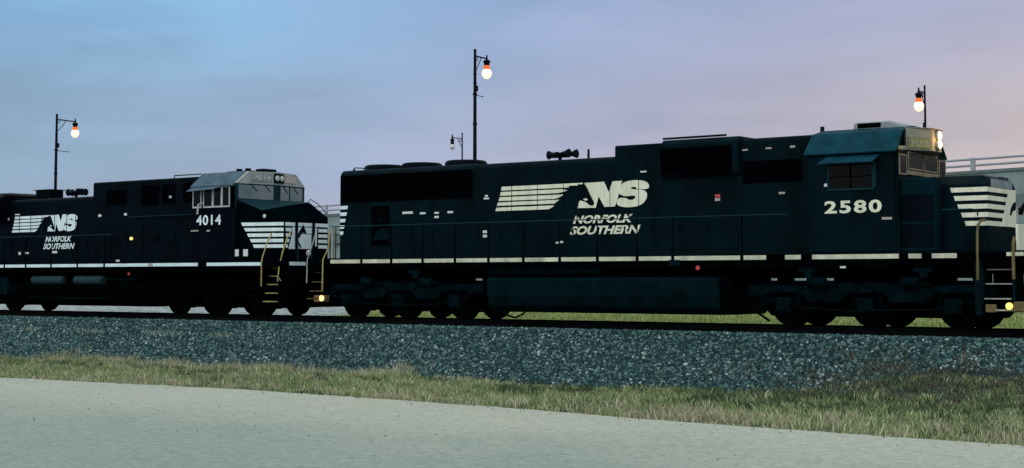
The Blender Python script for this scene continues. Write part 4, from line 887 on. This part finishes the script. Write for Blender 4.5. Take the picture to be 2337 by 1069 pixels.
# nose: apron under the windscreens falls to a crease, then the sloping nose top and the flat front
bs = [(-34.945, -1.5, 1.69), (-33.38, -.98, 1.69), (-33.38, .98, 1.69), (-34.945, 1.5, 1.69)]
A1, A2 = (-34.945, -1.5, 3.56), (-34.945, 1.5, 3.56)
Am = (-34.70, 0, 3.60)
B1, B2 = (-34.25, -1.06, 3.22), (-34.25, 1.06, 3.55)
C1, C2 = (-33.38, -.98, 2.88), (-33.38, .98, 3.06)
vs = bs + [A1, A2, Am, B1, B2, C1, C2, (-33.38, .0, 2.97), (-34.25, 0, 3.40)]
nose = MB().add(vs, [(0, 3, 2, 1), (0, 1, 9, 7, 4), (2, 3, 5, 8, 10), (1, 2, 10, 11, 9), (4, 7, 12, 6), (6, 12, 8, 5), (7, 9, 11, 12), (12, 11, 10, 8), (0, 4, 6, 5, 3)]).build('short_hood', 'nose_black', Z_, bevel=.03)
MB().add([(A1[0] + .012, A1[1], A1[2] + .02), (B1[0] + .012, B1[1], B1[2] + .02), (-34.238, 0, 3.42), (Am[0] + .02, 0, 3.60)], [(0, 1, 2, 3)]).add([(Am[0] + .02, 0, 3.60), (-34.238, 0, 3.42), (B2[0] + .012, B2[1], B2[2] + .012), (A2[0] + .012, A2[1], A2[2] + .02)], [(0, 1, 2, 3)]).build('nose_apron', 'apron_paint', Z_)
# white stripes on the nose side
sx = lambda y: 0
def side_pt(t, z, off=.006):   # t from 0 at the cab corner to 1 at the nose front
    x = -34.945 + 1.565 * t; y = -1.5 + .52 * t
    return (x + .315 * off, y - .949 * off, z)
n2 = MB()
for i in range(5):
    zt = 2.86 - .168 * i; zb_ = zt - .105; t0 = .12 + .062 * i
    n2.poly([side_pt(t0 + .03, zb_), side_pt(.995, zb_), side_pt(.995, zt), side_pt(t0, zt)])
    zt2 = zt - .0
    if i: n2.box(-33.377, -33.374, -.90, -.60 - .05 * i, zb_, zt)
    n2.box(-33.377, -33.374, .52, .93, zb_ - .0, zt) if i else None
n2.box(-33.377, -33.374, -.93, .96, 2.75, 2.86)
n2.poly([(-33.3765, -.56, 2.05), (-33.3765, -.78, 2.05), (-33.3765, -.56, 2.72)])
n2.box(-33.377, -33.374, -.62, -.50, 2.05, 2.72)
n2.box(-33.377, -33.374, -.40, .24, 2.06, 2.72); n2.box(-33.377, -33.374, .34, .46, 2.15, 2.72)
n2.build('nose_stripe', 'white_paint', Z_)
MB().poly([(-33.3725, y, z) for y, z in ((-.40, 2.35), (-.28, 2.42), (-.22, 2.52), (-.13, 2.56), (-.04, 2.50), (.0, 2.54), (-.06, 2.66), (-.12, 2.76), (-.16, 2.82), (-.20, 2.74), (-.30, 2.62), (-.40, 2.50))]).poly([(-33.3725, y, z) for y, z in ((-.38, 2.30), (-.28, 2.22), (-.22, 2.10), (-.26, 2.06), (-.34, 2.18))]).build('nose_emblem', K, Z_)
for y_, r_ in ((-.455, .05), (.29, .05)): MB().tube([(-33.36, y_, 1.75), (-33.36, y_, 2.9)], r_, 6).build('door_frame', K, Z_)
MB().lathe([(0, .04), (.05, .03), (.06, 0), (0, -.02)], (-34.0, -1.20, 3.05), 'y', 12).build('marker_light', 'placard', Z_)
MB().tube([(-34.3, 1.0, 3.56), (-34.2, 1.0, 3.66), (-33.9, 1.0, 3.52), (-33.6, 1.0, 3.30), (-33.5, 1.0, 3.16)], .014, 6).build('grab_iron', 'rail_dark', Z_)
MB().lathe([(0, .05), (.08, .03), (.10, 0), (0, -.02)], (-33.34, .05, 1.93), 'x', 14).build('junction_plug', 'placard', Z_)
# steps, rails, pilot
steps(Z_, -33.75, -33.10, -1.5, [1.46, 1.22, .97, .71, .46], 'yellow_paint', 'underframe')
MB().tube([(-33.77, -1.00, 2.56), (-33.77, -1.12, 2.50), (-33.77, -1.28, 2.26), (-33.77, -1.48, 1.80), (-33.77, -1.52, 1.6), (-33.77, -1.52, .92)], .020, 8).build('grab_rail', 'yellow_paint', Z_, smooth_=True)
MB().tube([(-33.06, -1.00, 2.56), (-33.06, -1.12, 2.46), (-33.06, -1.34, 1.95), (-33.06, -1.48, 1.5), (-33.06, -1.52, 1.2), (-33.02, -1.45, 1.08)], .020, 8).build('grab_rail', 'yellow_paint', Z_, smooth_=True)
MB().tube([(-33.2, -.75, 1.42), (-32.9, -.7, 1.45), (-32.8, -.5, 1.55), (-32.75, -.4, 1.45)], .03, 6).build('uncoupling_lever', 'dirty_yellow', Z_, smooth_=True)
B(-32.78, -32.72, -1.45, 1.45, .28, 1.66).build('pilot_plate', 'underframe', Z_)
for s_ in (-1, 1): MB().tube([(-32.76, s_ * 1.0, 1.68), (-32.76, s_ * 1.0, 2.5), (-32.76, s_ * .4, 2.5), (-32.76, s_ * .4, 1.68)], .02, 6).build('end_rail', 'rail_dark', Z_)
coupler(Z_, -32.72, 1)
MB().tube([(-32.6, -.45, 1.0), (-32.4, -.42, .5), (-32.1, -.4, .38), (-31.9, -.42, .8)], .03, 8).build('air_hose', 'hose_rubber', Z_, smooth_=True)
SZ = [-53.4, -52.0, -50.6, -49.3, -47.92, -46.55, -45.33, -43.93, -42.52, -41.13]
handrail(Z_, None, SZ, -1.5, 'rail_dark', 1.67, 2.60, (-54.0, -40.7))
handrail(Z_, None, SZ, 1.5, 'rail_dark', 1.67, 2.60, (-54.0, -40.7))
MB().tube([(-40.5, -1.05, 3.18), (-37.3, -1.05, 3.19)], .016, 6).build('hood_rail', 'rail_dark', Z_)
# below the deck
MB().px(tanks_prof(1.38, .24, .98), -46.3, -39.2).build('fuel_tank', 'underframe', Z_, bevel=.03)
for xa, xb in ((-45.15, -43.45), (-42.85, -41.35)): MB().lathe([(.02, 0), (.12, .01), (.15, .05), (.15, xb - xa - .05), (.12, xb - xa - .01), (.02, xb - xa)], (xa, -1.30, 1.10), 'x', 16).build('air_reservoir', 'reservoir', Z_, smooth_=True)
B(-46.3, -38.95, -1.05, 1.05, .985, 1.30).build('tank_saddle', 'underframe', Z_)
MB().tube([(-45.3, -1.40, .50), (-41.0, -1.40, .50)], .03, 6).build('pipe', 'truck_grime', Z_)
MB().tube([(-41.1, -1.36, 1.12), (-39.6, -1.36, 1.12)], .03, 6).cyl((-40.25, -1.4, 1.05), (-40.25, -1.4, 1.22), .04).build('pipe', 'truck_grime', Z_)
MB().lathe([(0, -.03), (.05, -.02), (.05, .02), (0, .03)], (-39.97, -1.42, 1.31), 'y', 12).build('fuel_cutoff', 'red_paint', Z_)
B(-40.9, -38.9, -1.3, 1.3, .30, 1.05).build('equipment_box', 'underframe', Z_, bevel=.03)
MB().box(-46.95, -46.5, -1.42, -1.2, .6, 1.2).build('filter_box', 'tank_paint', Z_, bevel=.02)
eq = MB()
for a_, b_ in ((-53, -47.2), (-39.2, -33.9)): B(a_, b_, -1.01, -.97, .90, 1.2199).build('piping_plate', 'underframe', Z_)
truck(Z_, (-50.85, -48.90, -46.95), 'underframe'); truck(Z_, (-38.25, -36.35, -34.42), 'underframe')
